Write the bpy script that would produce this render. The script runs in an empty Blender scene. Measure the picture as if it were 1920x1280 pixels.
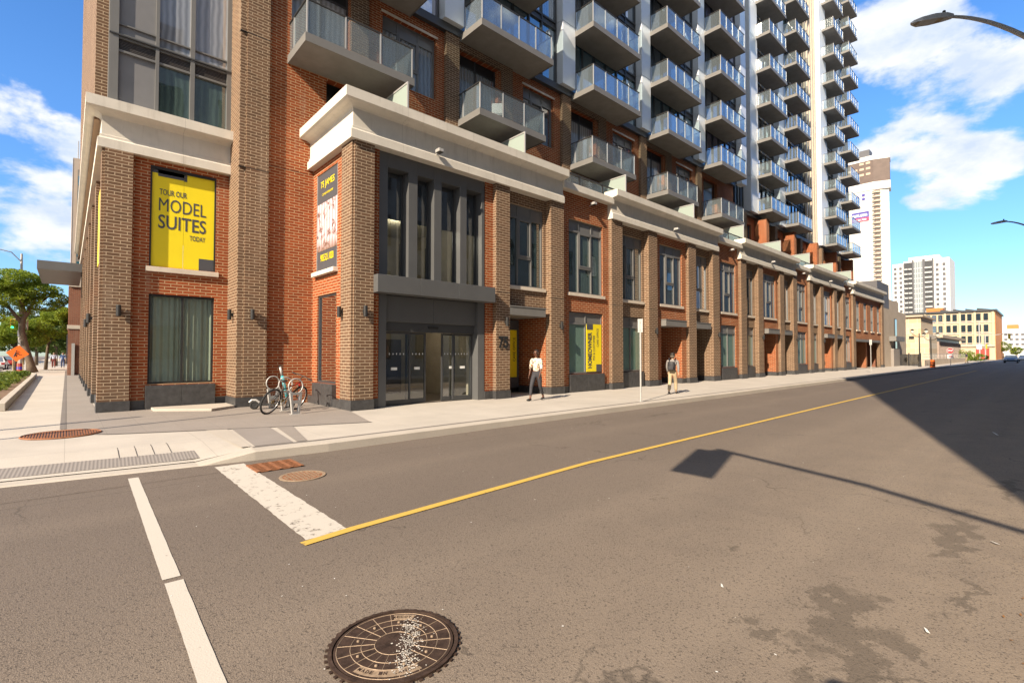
import bpy, bmesh, math, random
from mathutils import Vector, Matrix, noise
R = math.radians
rnd = random.Random(7)
sc = bpy.context.scene
# ---------------------------------------------------------------- camera
cam = bpy.data.cameras.new('camera'); co = bpy.data.objects.new('camera', cam); sc.collection.objects.link(co); sc.camera = co
A = R(47.6); P = math.atan(23/914.0)
fw = Vector((math.cos(A)*math.cos(P), math.sin(A)*math.cos(P), math.sin(P)))
co.location = (0, 0, 1.55); co.rotation_euler = fw.to_track_quat('-Z', 'Y').to_euler()
cam.sensor_width = 36; cam.lens = 914/1920*36; cam.clip_start = 0.05; cam.clip_end = 3000
sc.render.resolution_x = 1024; sc.render.resolution_y = 682
# ---------------------------------------------------------------- sky and sun
SAZ, SEL = R(15.7), R(33.0)                 # travel direction of the light on the ground, elevation
w = bpy.data.worlds.new('World'); sc.world = w; w.use_nodes = True
nt = w.node_tree; N = nt.nodes; L = nt.links; N.clear()
def nd(t, **k):
    n = N.new(t)
    for a, b in k.items():
        if a == 'ins':
            for i, v in b.items(): n.inputs[i].default_value = v
        else: setattr(n, a, b)
    return n
out = nd('ShaderNodeOutputWorld'); bg = nd('ShaderNodeBackground', ins={1: 0.165})
sky = nd('ShaderNodeTexSky', sky_type='NISHITA', sun_disc=False, sun_elevation=SEL, sun_rotation=R(254.3), altitude=200, air_density=1.0, dust_density=0.35, ozone_density=2.2)
tc = nd('ShaderNodeTexCoord')
sep = nd('ShaderNodeSeparateXYZ'); L.new(tc.outputs['Generated'], sep.inputs[0])
def mth(op, a, b=None, c=None, clamp=False):
    n = N.new('ShaderNodeMath'); n.operation = op; n.use_clamp = clamp
    for i, v in enumerate((a, b, c)):
        if v is None: continue
        if isinstance(v, (int, float)): n.inputs[i].default_value = v
        else: L.new(v, n.inputs[i])
    return n.outputs[0]
mp = nd('ShaderNodeMapping', ins={3: (1, 1, 1.9)}); L.new(tc.outputs['Generated'], mp.inputs[0])
nz = nd('ShaderNodeTexNoise', ins={'Scale': 5.2, 'Detail': 12, 'Roughness': 0.56, 'Distortion': 0.15}); L.new(mp.outputs[0], nz.inputs[0])
# cumulus in view, plus unseen ones added for fill: (azimuth deg from +X, elevation deg, sharpness, weight)
CL = [(88.5, 18, 420, .13), (91, 15, 420, .15), (93, 10, 420, .14), (90, 8.5, 600, .12), (89.1, 25.9, 9000, .10), (91, 30, 60, -.22),
      (6.5, 25.5, 240, .20), (2, 23, 300, .21), (9.5, 28.5, 400, .15), (8.3, 17.2, 800, .15), (5.3, 16, 800, .17), (2.0, 15.5, 800, .18), (10.5, 19, 1200, .12), (8.5, 13.7, 1400, .08), (1.6, 4, 6000, .10), (5, 20, 900, -.06),
      (140, 30, 3, .24), (-100, 35, 3, .24), (200, 30, 3, .24)]  # broad clouds behind the camera, added to lift the shadows
tot = None
for az, el, k, wt in CL:
    d = (math.cos(R(az))*math.cos(R(el)), math.sin(R(az))*math.cos(R(el)), math.sin(R(el)))
    v = nd('ShaderNodeVectorMath', operation='DOT_PRODUCT'); L.new(tc.outputs['Generated'], v.inputs[0]); v.inputs[1].default_value = d
    e = mth('MULTIPLY', mth('EXPONENT', mth('MULTIPLY', mth('SUBTRACT', v.outputs['Value'], 1.0), k)), wt)
    tot = e if tot is None else mth('ADD', tot, e)
den = mth('ADD', nz.outputs[0], tot)
mr = nd('ShaderNodeMapRange', interpolation_type='SMOOTHSTEP', ins={1: 0.66, 2: 0.775}); L.new(den, mr.inputs[0])
nz2 = nd('ShaderNodeTexNoise', ins={'Scale': 9, 'Detail': 6, 'Roughness': 0.6}); L.new(mp.outputs[0], nz2.inputs[0])
cr = nd('ShaderNodeMapRange', ins={1: 0.35, 2: 0.62, 3: 0.0, 4: 1.0}); L.new(nz2.outputs[0], cr.inputs[0])
cc = nd('ShaderNodeMix', data_type='RGBA'); L.new(cr.outputs[0], cc.inputs[0]); cc.inputs[6].default_value = (2.1, 2.45, 3.0, 1); cc.inputs[7].default_value = (3.35, 3.35, 3.4, 1)
sat = nd('ShaderNodeHueSaturation', ins={'Saturation': 1.25, 'Value': .74}); L.new(sky.outputs[0], sat.inputs['Color'])
mx = nd('ShaderNodeMix', data_type='RGBA'); L.new(mr.outputs[0], mx.inputs[0]); tint = nd('ShaderNodeMix', data_type='RGBA', blend_type='MULTIPLY', ins={0: 1.0, 7: (.90, .93, 1.06, 1)}); L.new(sat.outputs[0], tint.inputs[6]); 
lowz = nd('ShaderNodeMapRange', ins={1: 0.0, 2: 0.38, 3: 0.70, 4: 1.0}); L.new(sep.outputs[2], lowz.inputs[0]); lc = nd('ShaderNodeCombineXYZ'); L.new(mth('POWER', lowz.outputs[0], 1.5), lc.inputs[0]); L.new(lowz.outputs[0], lc.inputs[1]); L.new(mth('POWER', lowz.outputs[0], .7), lc.inputs[2])
lm = nd('ShaderNodeMix', data_type='RGBA', blend_type='MULTIPLY', ins={0: 1.0}); L.new(tint.outputs[2], lm.inputs[6]); L.new(lc.outputs[0], lm.inputs[7]); L.new(lm.outputs[2], mx.inputs[6]); L.new(cc.outputs[2], mx.inputs[7])
L.new(mx.outputs[2], bg.inputs[0]); L.new(bg.outputs[0], out.inputs[0])
sun = bpy.data.lights.new('sun', 'SUN'); sun.energy = 4.6; sun.angle = R(0.55); sun.color = (1, .84, .65)
so = bpy.data.objects.new('sun', sun); sc.collection.objects.link(so)
sd = Vector((math.cos(SAZ)*math.cos(SEL), math.sin(SAZ)*math.cos(SEL), -math.sin(SEL)))
so.rotation_euler = sd.to_track_quat('-Z', 'Y').to_euler(); so.location = (-20, -10, 40)
sc.view_settings.view_transform = 'Standard'; sc.view_settings.look = 'None'; sc.view_settings.exposure = 1.02; sc.view_settings.gamma = 1
sc.cycles.max_bounces = 7; sc.cycles.transparent_max_bounces = 24; sc.cycles.caustics_reflective = False; sc.cycles.caustics_refractive = False

# ---------------------------------------------------------------- materials
MATS = {}
class NB:
    """small node-building helper"""
    def __init__(s, name):
        s.m = bpy.data.materials.new(name); s.m.use_nodes = True; s.t = s.m.node_tree; s.N = s.t.nodes; s.L = s.t.links
        s.b = s.N['Principled BSDF']; s.out = s.N['Material Output']
    def n(s, t, ins=None, **k):
        n = s.N.new(t)
        for a, b in k.items(): setattr(n, a, b)
        for i, v in (ins or {}).items():
            if hasattr(v, 'is_linked'): s.L.new(v, n.inputs[i])
            else: n.inputs[i].default_value = v
        return n
    def m_(s, op, a, b=0.0, clamp=False):
        return s.n('ShaderNodeMath', {0: a, 1: b}, operation=op, use_clamp=clamp).outputs[0]
    def pos(s): return s.n('ShaderNodeNewGeometry').outputs['Position']
    def noise(s, scale, det=4, rough=.55, vec=None, dist=0): return s.n('ShaderNodeTexNoise', {'Vector': vec or s.pos(), 'Scale': scale, 'Detail': det, 'Roughness': rough, 'Distortion': dist}).outputs[0]
    def ramp(s, v, a, b, c=0., d=1.): return s.n('ShaderNodeMapRange', {0: v, 1: a, 2: b, 3: c, 4: d}).outputs[0]
    def mix(s, f, a, b, mode='MIX'):
        n = s.N.new('ShaderNodeMix'); n.data_type = 'RGBA'; n.blend_type = mode
        for i, v in ((0, f), (6, a), (7, b)):
            if hasattr(v, 'is_linked'): s.L.new(v, n.inputs[i])
            else: n.inputs[i].default_value = (*v, 1) if (i > 0 and len(v) == 3) else v
        return n.outputs[2]
    def col(s, c): s.L.new(c, s.b.inputs['Base Color'])
    def bump(s, h, d=.01, st=1.0):
        n = s.n('ShaderNodeBump', {'Height': h, 'Distance': d, 'Strength': st}); s.L.new(n.outputs[0], s.b.inputs['Normal'])
    def set(s, **k):
        for a, v in k.items():
            i = s.b.inputs[a.replace('_', ' ')]
            if hasattr(v, 'is_linked'): s.L.new(v, i)
            else: i.default_value = v
        return s
def mat(name, c, rough=.6, metal=0, var=.12, sc_=3., bump=0, bs=60., spec=.5):
    if name in MATS: return MATS[name]
    b = NB(name); f = b.noise(sc_, 5, .6)
    b.col(b.mix(b.ramp(f, .3, .7), tuple(x*(1-var) for x in c), tuple(min(1, x*(1+var)) for x in c)))
    b.set(Roughness=rough, Metallic=metal, Specular_IOR_Level=spec)
    if bump: b.bump(b.noise(bs, 3), bump)
    MATS[name] = b.m; return b.m
def brick(name, c1, c2, mortar, bw=.29, rh=.0867, ms=.011, rnddark=.0):
    b = NB(name); g = b.n('ShaderNodeNewGeometry'); p = b.n('ShaderNodeSeparateXYZ', {0: g.outputs['Position']}); q = b.n('ShaderNodeSeparateXYZ', {0: g.outputs['True Normal']})
    isx = b.m_('GREATER_THAN', b.m_('ABSOLUTE', q.outputs[0]), .6)
    u = b.n('ShaderNodeMix', {0: isx, 2: p.outputs[0], 3: p.outputs[1]}).outputs[0]
    v = b.n('ShaderNodeCombineXYZ', {0: u, 1: p.outputs[2]}).outputs[0]
    br = b.n('ShaderNodeTexBrick', {'Vector': v, 'Color1': (*c1, 1), 'Color2': (*c2, 1), 'Mortar': (*mortar, 1), 'Scale': 1, 'Mortar Size': ms, 'Mortar Smooth': .15, 'Bias': 0, 'Brick Width': bw, 'Row Height': rh})
    br.offset = .5
    n1 = b.noise(.55, 4, .6); n2 = b.noise(9, 3, .6)
    c = b.mix(b.ramp(n1, .3, .7), br.outputs[0], b.mix(.22, br.outputs[0], (.0, .0, .0)))
    c = b.mix(b.ramp(n2, .55, .85, 0, .3), c, tuple(x*1.3+.03 for x in c1))
    # soot and splash near the ground, pale efflorescence streaks
    gr = b.m_('MULTIPLY', b.ramp(p.outputs[2], 1.1, .2), b.ramp(b.noise(2.4, 5, .7), .40, .62)); c = b.mix(b.m_('MULTIPLY', gr, .38), c, (.10, .085, .07))
    sv = b.n('ShaderNodeMapping', {0: g.outputs['Position'], 3: (1.6, 1.6, .22)}).outputs[0]; c = b.mix(b.ramp(b.noise(1.0, 5, .65, vec=sv), .60, .72, 0, .22), c, (.45, .36, .27))
    b.col(c); b.set(Roughness=.85, Specular_IOR_Level=.25)
    h = b.m_('SUBTRACT', 1, br.outputs[1]); b.bump(b.m_('ADD', h, b.m_('MULTIPLY', n2, .25)), .006)
    MATS[name] = b.m; return b.m
M_RED = brick('red_brick', (.37, .085, .024), (.25, .053, .016), (.52, .35, .20), rnddark=1)
M_BRN = brick('brown_brick', (.19, .108, .064), (.13, .076, .046), (.46, .35, .24))
M_RED2 = brick('old_red_brick', (.33, .10, .05), (.25, .07, .04), (.32, .24, .18), .22, .075, .01)
def stone_trim():
    b = NB('limestone_trim'); c = b.mix(b.ramp(b.noise(1.6, 6, .65), .3, .7), (.58, .55, .485), (.69, .65, .575)); v = b.n('ShaderNodeMapping', {0: b.pos(), 3: (5, 5, .5)}).outputs[0]
    c = b.mix(b.ramp(b.noise(1.0, 5, .7, vec=v), .55, .72, 0, .35), c, (.38, .34, .28)); s = b.n('ShaderNodeSeparateXYZ', {0: b.pos()}); j = b.ramp(b.m_('ABSOLUTE', b.m_('SUBTRACT', b.m_('FRACT', b.m_('DIVIDE', s.outputs[0], 2.4)), .5)), .4975, .499)
    c = b.mix(b.m_('MULTIPLY', j, .6), c, (.25, .23, .2)); b.col(c); b.set(Roughness=.85, Specular_IOR_Level=.25); b.bump(b.noise(70, 3), .002); MATS['limestone_trim'] = b.m; return b.m
M_STONE = stone_trim()
M_SILL = mat('stone_sill', (.60, .53, .44), .8, 0, .1, 4, .002)
M_GRAN = mat('black_granite_base', (.055, .055, .057), .45, 0, .3, 8)
M_GREY = mat('charcoal_metal_panel', (.115, .118, .12), .42, .15, .06, 1.5)
M_FRAME = mat('dark_window_frame', (.065, .068, .072), .4, .2, .06, 2)
M_FRL = mat('grey_window_frame', (.18, .18, .176), .45, .2, .05, 2)
M_WHITE = mat('white_metal_fin', (.74, .79, .84), .38, .1, .04, 1)
M_SLAB = mat('balcony_soffit_paint', (.24, .225, .205), .75, 0, .12, 2)
M_EDGE = mat('balcony_edge_metal', (.19, .185, .175), .55, .1, .06, 2)
M_RAIL = mat('railing_metal', (.06, .058, .055), .4, .3, .05)
M_POST = mat('railing_post_silver', (.5, .5, .49), .4, .4, .05)
M_BLACK = mat('black_paint', (.02, .02, .02), .5)
M_RUB = mat('black_rubber', (.018, .018, .018), .8)
M_STEEL = mat('galvanised_steel', (.48, .47, .45), .5, .3, .12, 20)
M_YEL = mat('yellow_vinyl', (.86, .70, .015), .5, 0, .02)
M_SLATE = mat('slate_vinyl', (.075, .078, .09), .5, 0, .03)
M_CREAM = mat('cream_curtain', (.62, .60, .52), .9, 0, .06, 4)
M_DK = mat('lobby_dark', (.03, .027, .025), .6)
M_ROOFG = mat('roof_gravel', (.3, .29, .27), .95)
def glass_dark(name, base, refl=.22, rough=.03, varcols=None, wav=.0):
    b = NB(name); b.N.remove(b.b)
    d = b.n('ShaderNodeBsdfDiffuse', {0: (*base, 1)})
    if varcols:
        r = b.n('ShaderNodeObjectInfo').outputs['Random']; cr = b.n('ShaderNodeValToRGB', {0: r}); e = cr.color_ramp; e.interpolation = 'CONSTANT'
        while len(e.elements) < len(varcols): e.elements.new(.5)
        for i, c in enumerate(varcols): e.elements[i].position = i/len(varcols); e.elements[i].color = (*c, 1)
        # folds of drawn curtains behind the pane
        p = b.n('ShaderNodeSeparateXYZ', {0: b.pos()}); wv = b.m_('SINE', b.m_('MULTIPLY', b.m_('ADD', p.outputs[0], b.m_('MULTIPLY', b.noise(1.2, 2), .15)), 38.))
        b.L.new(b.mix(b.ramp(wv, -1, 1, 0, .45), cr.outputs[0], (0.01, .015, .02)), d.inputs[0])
    gl = b.n('ShaderNodeBsdfGlossy', {0: (.92, .96, 1, 1), 1: rough})
    nn = b.n('ShaderNodeBump', {'Height': b.noise(.8, 2), 'Distance': .004 + wav}); b.L.new(nn.outputs[0], gl.inputs['Normal'])
    fr = b.n('ShaderNodeLayerWeight', {0: .35}).outputs['Fresnel']
    mxs = b.n('ShaderNodeMixShader', {0: b.m_('ADD', b.m_('MULTIPLY', fr, .8), refl, True), 1: d.outputs[0], 2: gl.outputs[0]})
    b.L.new(mxs.outputs[0], b.out.inputs[0]); MATS[name] = b.m; return b.m
M_TG = glass_dark('tower_glass', (.02, .04, .06), .36, .02, [(.06, .10, .15), (.20, .21, .36), (.10, .19, .26), (.40, .43, .48), (.04, .07, .10), (.16, .14, .28), (.10, .26, .34), (.25, .32, .40)])  # blue put into the pane tones in place of reflected sky
M_WG = glass_dark('window_glass', (.03, .05, .045), .2, .02, [(.03, .055, .05), (.07, .11, .10), (.02, .035, .035), (.10, .13, .12), (.05, .07, .075)])
M_GG = glass_dark('green_screened_glass', (.13, .21, .17), .12, .03)
M_BG = glass_dark('far_glass', (.03, .045, .055), .25, .05)
def glass_clear(name, tint, refl=.06, opac=0.0, oc=(.5, .6, .6)):
    b = NB(name); b.N.remove(b.b)
    t = b.n('ShaderNodeBsdfTransparent', {0: (*tint, 1)}); gl = b.n('ShaderNodeBsdfGlossy', {0: (.95, .97, 1, 1), 1: .02})
    fr = b.n('ShaderNodeLayerWeight', {0: .4}).outputs['Fresnel']
    s = t
    if opac: s = b.n('ShaderNodeMixShader', {0: opac, 1: t.outputs[0], 2: b.n('ShaderNodeBsdfDiffuse', {0: (*oc, 1)}).outputs[0]})
    mxs = b.n('ShaderNodeMixShader', {0: b.m_('ADD', b.m_('MULTIPLY', fr, .55), refl, True), 1: s.outputs[0], 2: gl.outputs[0]})
    b.L.new(mxs.outputs[0], b.out.inputs[0]); MATS[name] = b.m; return b.m
M_CG = glass_clear('clear_glass', (.70, .78, .78), .14)
M_BAL = glass_clear('balcony_glass', (.80, .87, .88), .03, .10, (.62, .70, .74))
M_FROST = glass_clear('frosted_glass', (.45, .55, .5), .05, .8, (.42, .5, .45))

# ---------------------------------------------------------------- mesh helpers
COL = sc.collection
class MB:
    def __init__(s): s.v = []; s.f = []; s.mi = []; s.k = 0
    def quad(s, *p):
        i = len(s.v); s.v += [tuple(q) for q in p]; s.f.append(tuple(range(i, i+len(p)))); s.mi.append(s.k); return s
    def box(s, x0, x1, y0, y1, z0, z1):
        i = len(s.v); s.v += [(x, y, z) for z in (z0, z1) for y in (y0, y1) for x in (x0, x1)]
        for f in ((0, 2, 3, 1), (4, 5, 7, 6), (0, 1, 5, 4), (2, 6, 7, 3), (0, 4, 6, 2), (1, 3, 7, 5)): s.f.append(tuple(i+a for a in f)); s.mi.append(s.k)
        return s
    def tube(s, pts, r, n=8, caps=True):
        pts = [Vector(p) for p in pts]; rr = r if isinstance(r, (list, tuple)) else [r]*len(pts); base = len(s.v); up = None
        for j, p in enumerate(pts):
            d = (pts[min(j+1, len(pts)-1)] - pts[max(j-1, 0)]).normalized()
            if up is None: up = Vector((0, 0, 1)) if abs(d.z) < .9 else Vector((1, 0, 0))
            a = d.cross(up).normalized(); b = a.cross(d).normalized(); up = b
            for k in range(n): t = 2*math.pi*k/n; s.v.append(tuple(p + (a*math.cos(t) + b*math.sin(t))*rr[j]))
        for j in range(len(pts)-1):
            for k in range(n):
                a = base+j*n; s.f.append((a+k, a+(k+1) % n, a+n+(k+1) % n, a+n+k)); s.mi.append(s.k)
        if caps:
            s.f.append(tuple(base+k for k in range(n))[::-1]); s.f.append(tuple(base+(len(pts)-1)*n+k for k in range(n))); s.mi += [s.k]*2
        return s
    def ring(s, c, r, rt, ax='x', n=28, m=6, tilt=None):
        """torus round axis"""
        c = Vector(c); a, b, d = {'x': ((0, 1, 0), (0, 0, 1), (1, 0, 0)), 'y': ((1, 0, 0), (0, 0, 1), (0, 1, 0)), 'z': ((1, 0, 0), (0, 1, 0), (0, 0, 1))}[ax] if tilt is None else tilt
        a, b, d = Vector(a), Vector(b), Vector(d); i0 = len(s.v)
        for i in range(n):
            t = 2*math.pi*i/n; o = a*math.cos(t)+b*math.sin(t)
            for j in range(m): u = 2*math.pi*j/m; s.v.append(tuple(c+o*(r+rt*math.cos(u))+d*rt*math.sin(u)))
        for i in range(n):
            for j in range(m):
                s.f.append((i0+i*m+j, i0+((i+1) % n)*m+j, i0+((i+1) % n)*m+(j+1) % m, i0+i*m+(j+1) % m)); s.mi.append(s.k)
        return s
    def lathe(s, prof, c=(0, 0, 0), n=16):
        i0 = len(s.v)
        for r, z in prof:
            for k in range(n): t = 2*math.pi*k/n; s.v.append((c[0]+r*math.cos(t), c[1]+r*math.sin(t), c[2]+z))
        for j in range(len(prof)-1):
            for k in range(n): s.f.append((i0+j*n+k, i0+j*n+(k+1) % n, i0+(j+1)*n+(k+1) % n, i0+(j+1)*n+k)); s.mi.append(s.k)
        s.f.append(tuple(i0+k for k in range(n))[::-1]); s.f.append(tuple(i0+(len(prof)-1)*n+k for k in range(n))); s.mi += [s.k]*2
        return s
    def prof_x(s, prof, x0, x1):
        """closed (y,z) profile swept along X"""
        n = len(prof); i = len(s.v); s.v += [(x0, y, z) for y, z in prof]+[(x1, y, z) for y, z in prof]
        for k in range(n): s.f.append((i+k, i+(k+1) % n, i+n+(k+1) % n, i+n+k)); s.mi.append(s.k)
        s.f.append(tuple(i+k for k in range(n))[::-1]); s.f.append(tuple(i+n+k for k in range(n))); s.mi += [s.k]*2; return s
    def prism(s, pts, y0, y1, ax='y'):
        """outline extruded along an axis; pts are (x,z) for y, (y,z) for x, (x,y) for z"""
        f = {'y': lambda p, t: (p[0], t, p[1]), 'x': lambda p, t: (t, p[0], p[1]), 'z': lambda p, t: (p[0], p[1], t)}[ax]
        n = len(pts); i = len(s.v); s.v += [f(p, y0) for p in pts]+[f(p, y1) for p in pts]
        for k in range(n): s.f.append((i+k, i+(k+1) % n, i+n+(k+1) % n, i+n+k)); s.mi.append(s.k)
        s.f.append(tuple(i+k for k in range(n))[::-1]); s.f.append(tuple(i+n+k for k in range(n))); s.mi += [s.k]*2; return s
    def xf(s, M, i0=0):
        for i in range(i0, len(s.v)): s.v[i] = tuple(M @ Vector(s.v[i]))
        return s
    def build(s, name, m, parent=None, label=None, smooth=False, bevel=0, loc=None):
        o0 = Vector((0, 0, 0))
        if parent is not None: o0 = wloc(parent)
        elif loc is not None: o0 = Vector(loc)
        me = bpy.data.meshes.new(name); me.from_pydata([tuple(Vector(p)-o0) for p in s.v], [], s.f); me.validate()
        for q in (m if isinstance(m, (list, tuple)) else [m]): me.materials.append(q)
        if isinstance(m, (list, tuple)) and len(me.polygons) == len(s.mi): me.polygons.foreach_set('material_index', s.mi)
        bm = bmesh.new(); bm.from_mesh(me); bmesh.ops.recalc_face_normals(bm, faces=bm.faces); bm.to_mesh(me); bm.free()
        if smooth: me.polygons.foreach_set('use_smooth', [True]*len(me.polygons))
        o = bpy.data.objects.new(name, me); COL.objects.link(o)
        if parent is not None: o.parent = parent
        elif loc is not None: o.location = loc
        if label: o['label'] = label
        if bevel: q = o.modifiers.new('bevel', 'BEVEL'); q.width = bevel; q.segments = 2; q.limit_method = 'ANGLE'
        return o
def wloc(o):
    v = Vector((0, 0, 0))
    while o is not None: v += o.location; o = o.parent
    return v
def tag(o, label, cat, group=None, kind=None):
    if label: o['label'] = label
    if cat: o['category'] = cat
    if group: o['group'] = group
    if kind: o['kind'] = kind
    return o
def thing(name, loc, label, cat, group=None, rz=0):
    o = bpy.data.objects.new(name, None); COL.objects.link(o); o.location = loc; o.rotation_euler.z = rz; o.empty_display_size = .2
    return tag(o, label, cat, group)
def lk(src, parent, loc, name=None, deep=True):
    """linked copy of a part with its sub-parts, moved by loc"""
    c = src.copy(); COL.objects.link(c); c.parent = parent; c.location = Vector(src.location)+Vector(loc)
    for ch in list(src.children):
        g = ch.copy(); COL.objects.link(g); g.parent = c
    return c
def dup(root, loc, rz=None, label=None, scale=None):
    r = root.copy(); COL.objects.link(r); r.location = loc
    if rz is not None: r.rotation_euler.z = rz
    if label: r['label'] = label
    if scale: r.scale = (scale,)*3
    for ch in list(root.children):
        c = ch.copy(); COL.objects.link(c); c.parent = r
        for g in list(ch.children):
            d = g.copy(); COL.objects.link(d); d.parent = c
    return r
def structure(mb, name, m, **k): o = mb.build(name, m, **k); o['kind'] = 'structure'; return o
_fc = {}
def text_mb(mb, body, org, right, upv, w, h, depth=.012, bold=.02, align='L'):
    """lettering fitted into a w x h box whose lower-left corner is org"""
    cu = bpy.data.curves.new('t', 'FONT'); cu.body = body; cu.size = 1; cu.offset = bold; cu.extrude = 0; cu.resolution_u = 3
    ob = bpy.data.objects.new('t', cu); COL.objects.link(ob); dg = bpy.context.evaluated_depsgraph_get(); me = bpy.data.meshes.new_from_object(ob.evaluated_get(dg))
    xs = [v.co.x for v in me.vertices]; ys = [v.co.y for v in me.vertices]; x0, x1, y0, y1 = min(xs), max(xs), min(ys), max(ys)
    org, right, upv = Vector(org), Vector(right).normalized(), Vector(upv).normalized(); nrm = right.cross(upv)
    i = len(mb.v); n = len(me.vertices)
    for v in me.vertices: mb.v.append(tuple(org+right*((v.co.x-x0)/(x1-x0)*w)+upv*((v.co.y-y0)/(y1-y0)*h)+nrm*depth))
    for p in me.polygons: mb.f.append(tuple(i+k for k in p.vertices)); mb.mi.append(mb.k)
    bpy.data.objects.remove(ob); bpy.data.curves.remove(cu); bpy.data.meshes.remove(me); return mb
def wall_y(mb, X0, X1, Z0, Z1, y, holes=(), rev=.12, ends=False, thick=.3):
    """wall facing -Y at y, with rectangular openings and their reveals"""
    xs = sorted({X0, X1, *[v for h in holes for v in h[:2]]}); zs = sorted({Z0, Z1, *[v for h in holes for v in h[2:4]]})
    for a, b in zip(xs, xs[1:]):
        for c, d in zip(zs, zs[1:]):
            mx_, mz_ = (a+b)/2, (c+d)/2
            if any(h[0] < mx_ < h[1] and h[2] < mz_ < h[3] for h in holes): continue
            mb.quad((a, y, c), (b, y, c), (b, y, d), (a, y, d))
    for h in holes:
        a, b, c, d = h[:4]; r = h[4] if len(h) > 4 else rev
        mb.quad((a, y, c), (a, y, d), (a, y+r, d), (a, y+r, c)); mb.quad((b, y, c), (b, y+r, c), (b, y+r, d), (b, y, d))
        mb.quad((a, y, d), (b, y, d), (b, y+r, d), (a, y+r, d)); mb.quad((a, y, c), (a, y+r, c), (b, y+r, c), (b, y, c))
    if ends:
        for x in (X0, X1): mb.quad((x, y, Z0), (x, y, Z1), (x, y+thick, Z1), (x, y+thick, Z0))
        mb.quad((X0, y, Z1), (X1, y, Z1), (X1, y+thick, Z1), (X0, y+thick, Z1)); mb.quad((X0, y, Z0), (X1, y, Z0), (X1, y+thick, Z0), (X0, y+thick, Z0))
    return mb
def wall_x(mb, x, Y0, Y1, Z0, Z1, holes=(), rev=.12):
    """wall facing -X at x"""
    i = len(mb.v); wall_y(mb, Y0, Y1, Z0, Z1, 0, holes, rev)
    for k in range(i, len(mb.v)): a, b, c = mb.v[k]; mb.v[k] = (x+b, a, c)
    return mb
# ================================================================ ground, road, pavements
def asphalt():
    b = NB('asphalt'); p = b.pos()
    n1 = b.noise(.35, 5, .6); n2 = b.noise(120, 2, .7); n3 = b.noise(2.2, 6, .65)
    c = b.mix(b.ramp(n1, .3, .7), (.106, .084, .070), (.134, .106, .088))
    sx = b.n('ShaderNodeSeparateXYZ', {0: p})
    # dusty pale edge near the south kerb
    ed = b.m_('MULTIPLY', b.ramp(sx.outputs[1], 5.0, .3), b.ramp(n3, .3, .6, .55, 1)); c = b.mix(b.m_('MULTIPLY', ed, .8, True), c, (.27, .215, .16))
    for yy, ww, kk in ((1.5, .45, .22), (3.3, .45, .16), (6.6, .4, .12)):
        d_ = b.m_('ABSOLUTE', b.m_('SUBTRACT', b.m_('ADD', sx.outputs[1], b.m_('MULTIPLY', b.noise(.4, 2), .8)), yy+.4)); c = b.mix(b.m_('MULTIPLY', b.ramp(d_, ww, .05), kk), c, (.30, .245, .19))
    sm = b.m_('ABSOLUTE', b.m_('SUBTRACT', b.m_('ADD', sx.outputs[1], b.m_('MULTIPLY', b.noise(1.1, 4), .12)), 7.75)); c = b.mix(b.m_('MULTIPLY', b.ramp(sm, .022, .012), .6), c, (.045, .038, .032))
    # long wheel-path streaks
    st = b.n('ShaderNodeMapping', {0: p, 3: (.12, 2.2, 1)}); ns = b.noise(1.0, 4, .6, vec=st.outputs[0]); c = b.mix(b.ramp(ns, .5, .72, 0, .3), c, (.11, .09, .074))
    c = b.mix(b.ramp(n2, .40, .66, 0, .8), c, (.27, .225, .18)); c = b.mix(b.ramp(b.noise(70, 2), .58, .66, 0, .75), c, (.06, .05, .042))
    c = b.mix(b.ramp(b.noise(5.5, 5, .7), .70, .74, 0, .75), c, (.035, .03, .027))
    vc = b.n('ShaderNodeTexVoronoi', {'Vector': b.n('ShaderNodeVectorMath', {0: p, 1: b.n('ShaderNodeTexNoise', {'Vector': p, 'Scale': 1.5, 'Detail': 5}).outputs[1]}, operation='ADD').outputs[0], 'Scale': .33}, feature='DISTANCE_TO_EDGE').outputs[0]
    c = b.mix(b.m_('MULTIPLY', b.ramp(vc, .006, .001), b.ramp(b.noise(.5, 3), .5, .6, 0, .55)), c, (.05, .042, .035))
    # oil and water stains with shapes of their own: x, y, rx, ry
    w2 = b.n('ShaderNodeVectorMath', {0: p, 1: b.n('ShaderNodeVectorMath', {0: b.n('ShaderNodeTexNoise', {'Vector': p, 'Scale': 3.5, 'Detail': 6, 'Roughness': .7}).outputs[1], 1: (.5, .5, .5)}, operation='SUBTRACT').outputs[0]}, operation='ADD').outputs[0]
    tot = None
    for x, y, rx, ry in [(3.75, .95, .55, .17), (3.25, .72, .55, .16), (3.2, 1.15, .12, .09), (6.1, .62, .75, .13), (4.6, .45, .45, .06), (8.8, .35, .8, .07), (2.45, .95, .16, .1), (4.3, 1.9, .1, .06), (9.6, 7.6, .5, .06), (12.4, 7.3, 1.2, .08), (5.2, 3.1, .1, .04), (1.75, 2.2, .09, .045)]:
        q = b.n('ShaderNodeMapping', {0: w2, 1: (-x/rx, -y/ry, 0), 3: (1/rx, 1/ry, 0)}).outputs[0]
        l = b.n('ShaderNodeVectorMath', {0: q}, operation='LENGTH').outputs['Value']; e = b.ramp(l, 1.05, .8)
        tot = e if tot is None else b.m_('MAXIMUM', tot, e)
    c = b.mix(b.m_('MULTIPLY', tot, .55), c, (.085, .07, .055))
    b.col(c); b.set(Roughness=.85, Specular_IOR_Level=.3); b.bump(b.m_('ADD', n2, b.m_('MULTIPLY', b.noise(45, 3), .7)), .006); MATS['asphalt'] = b.m; return b.m
M_ASPH = asphalt()
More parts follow.
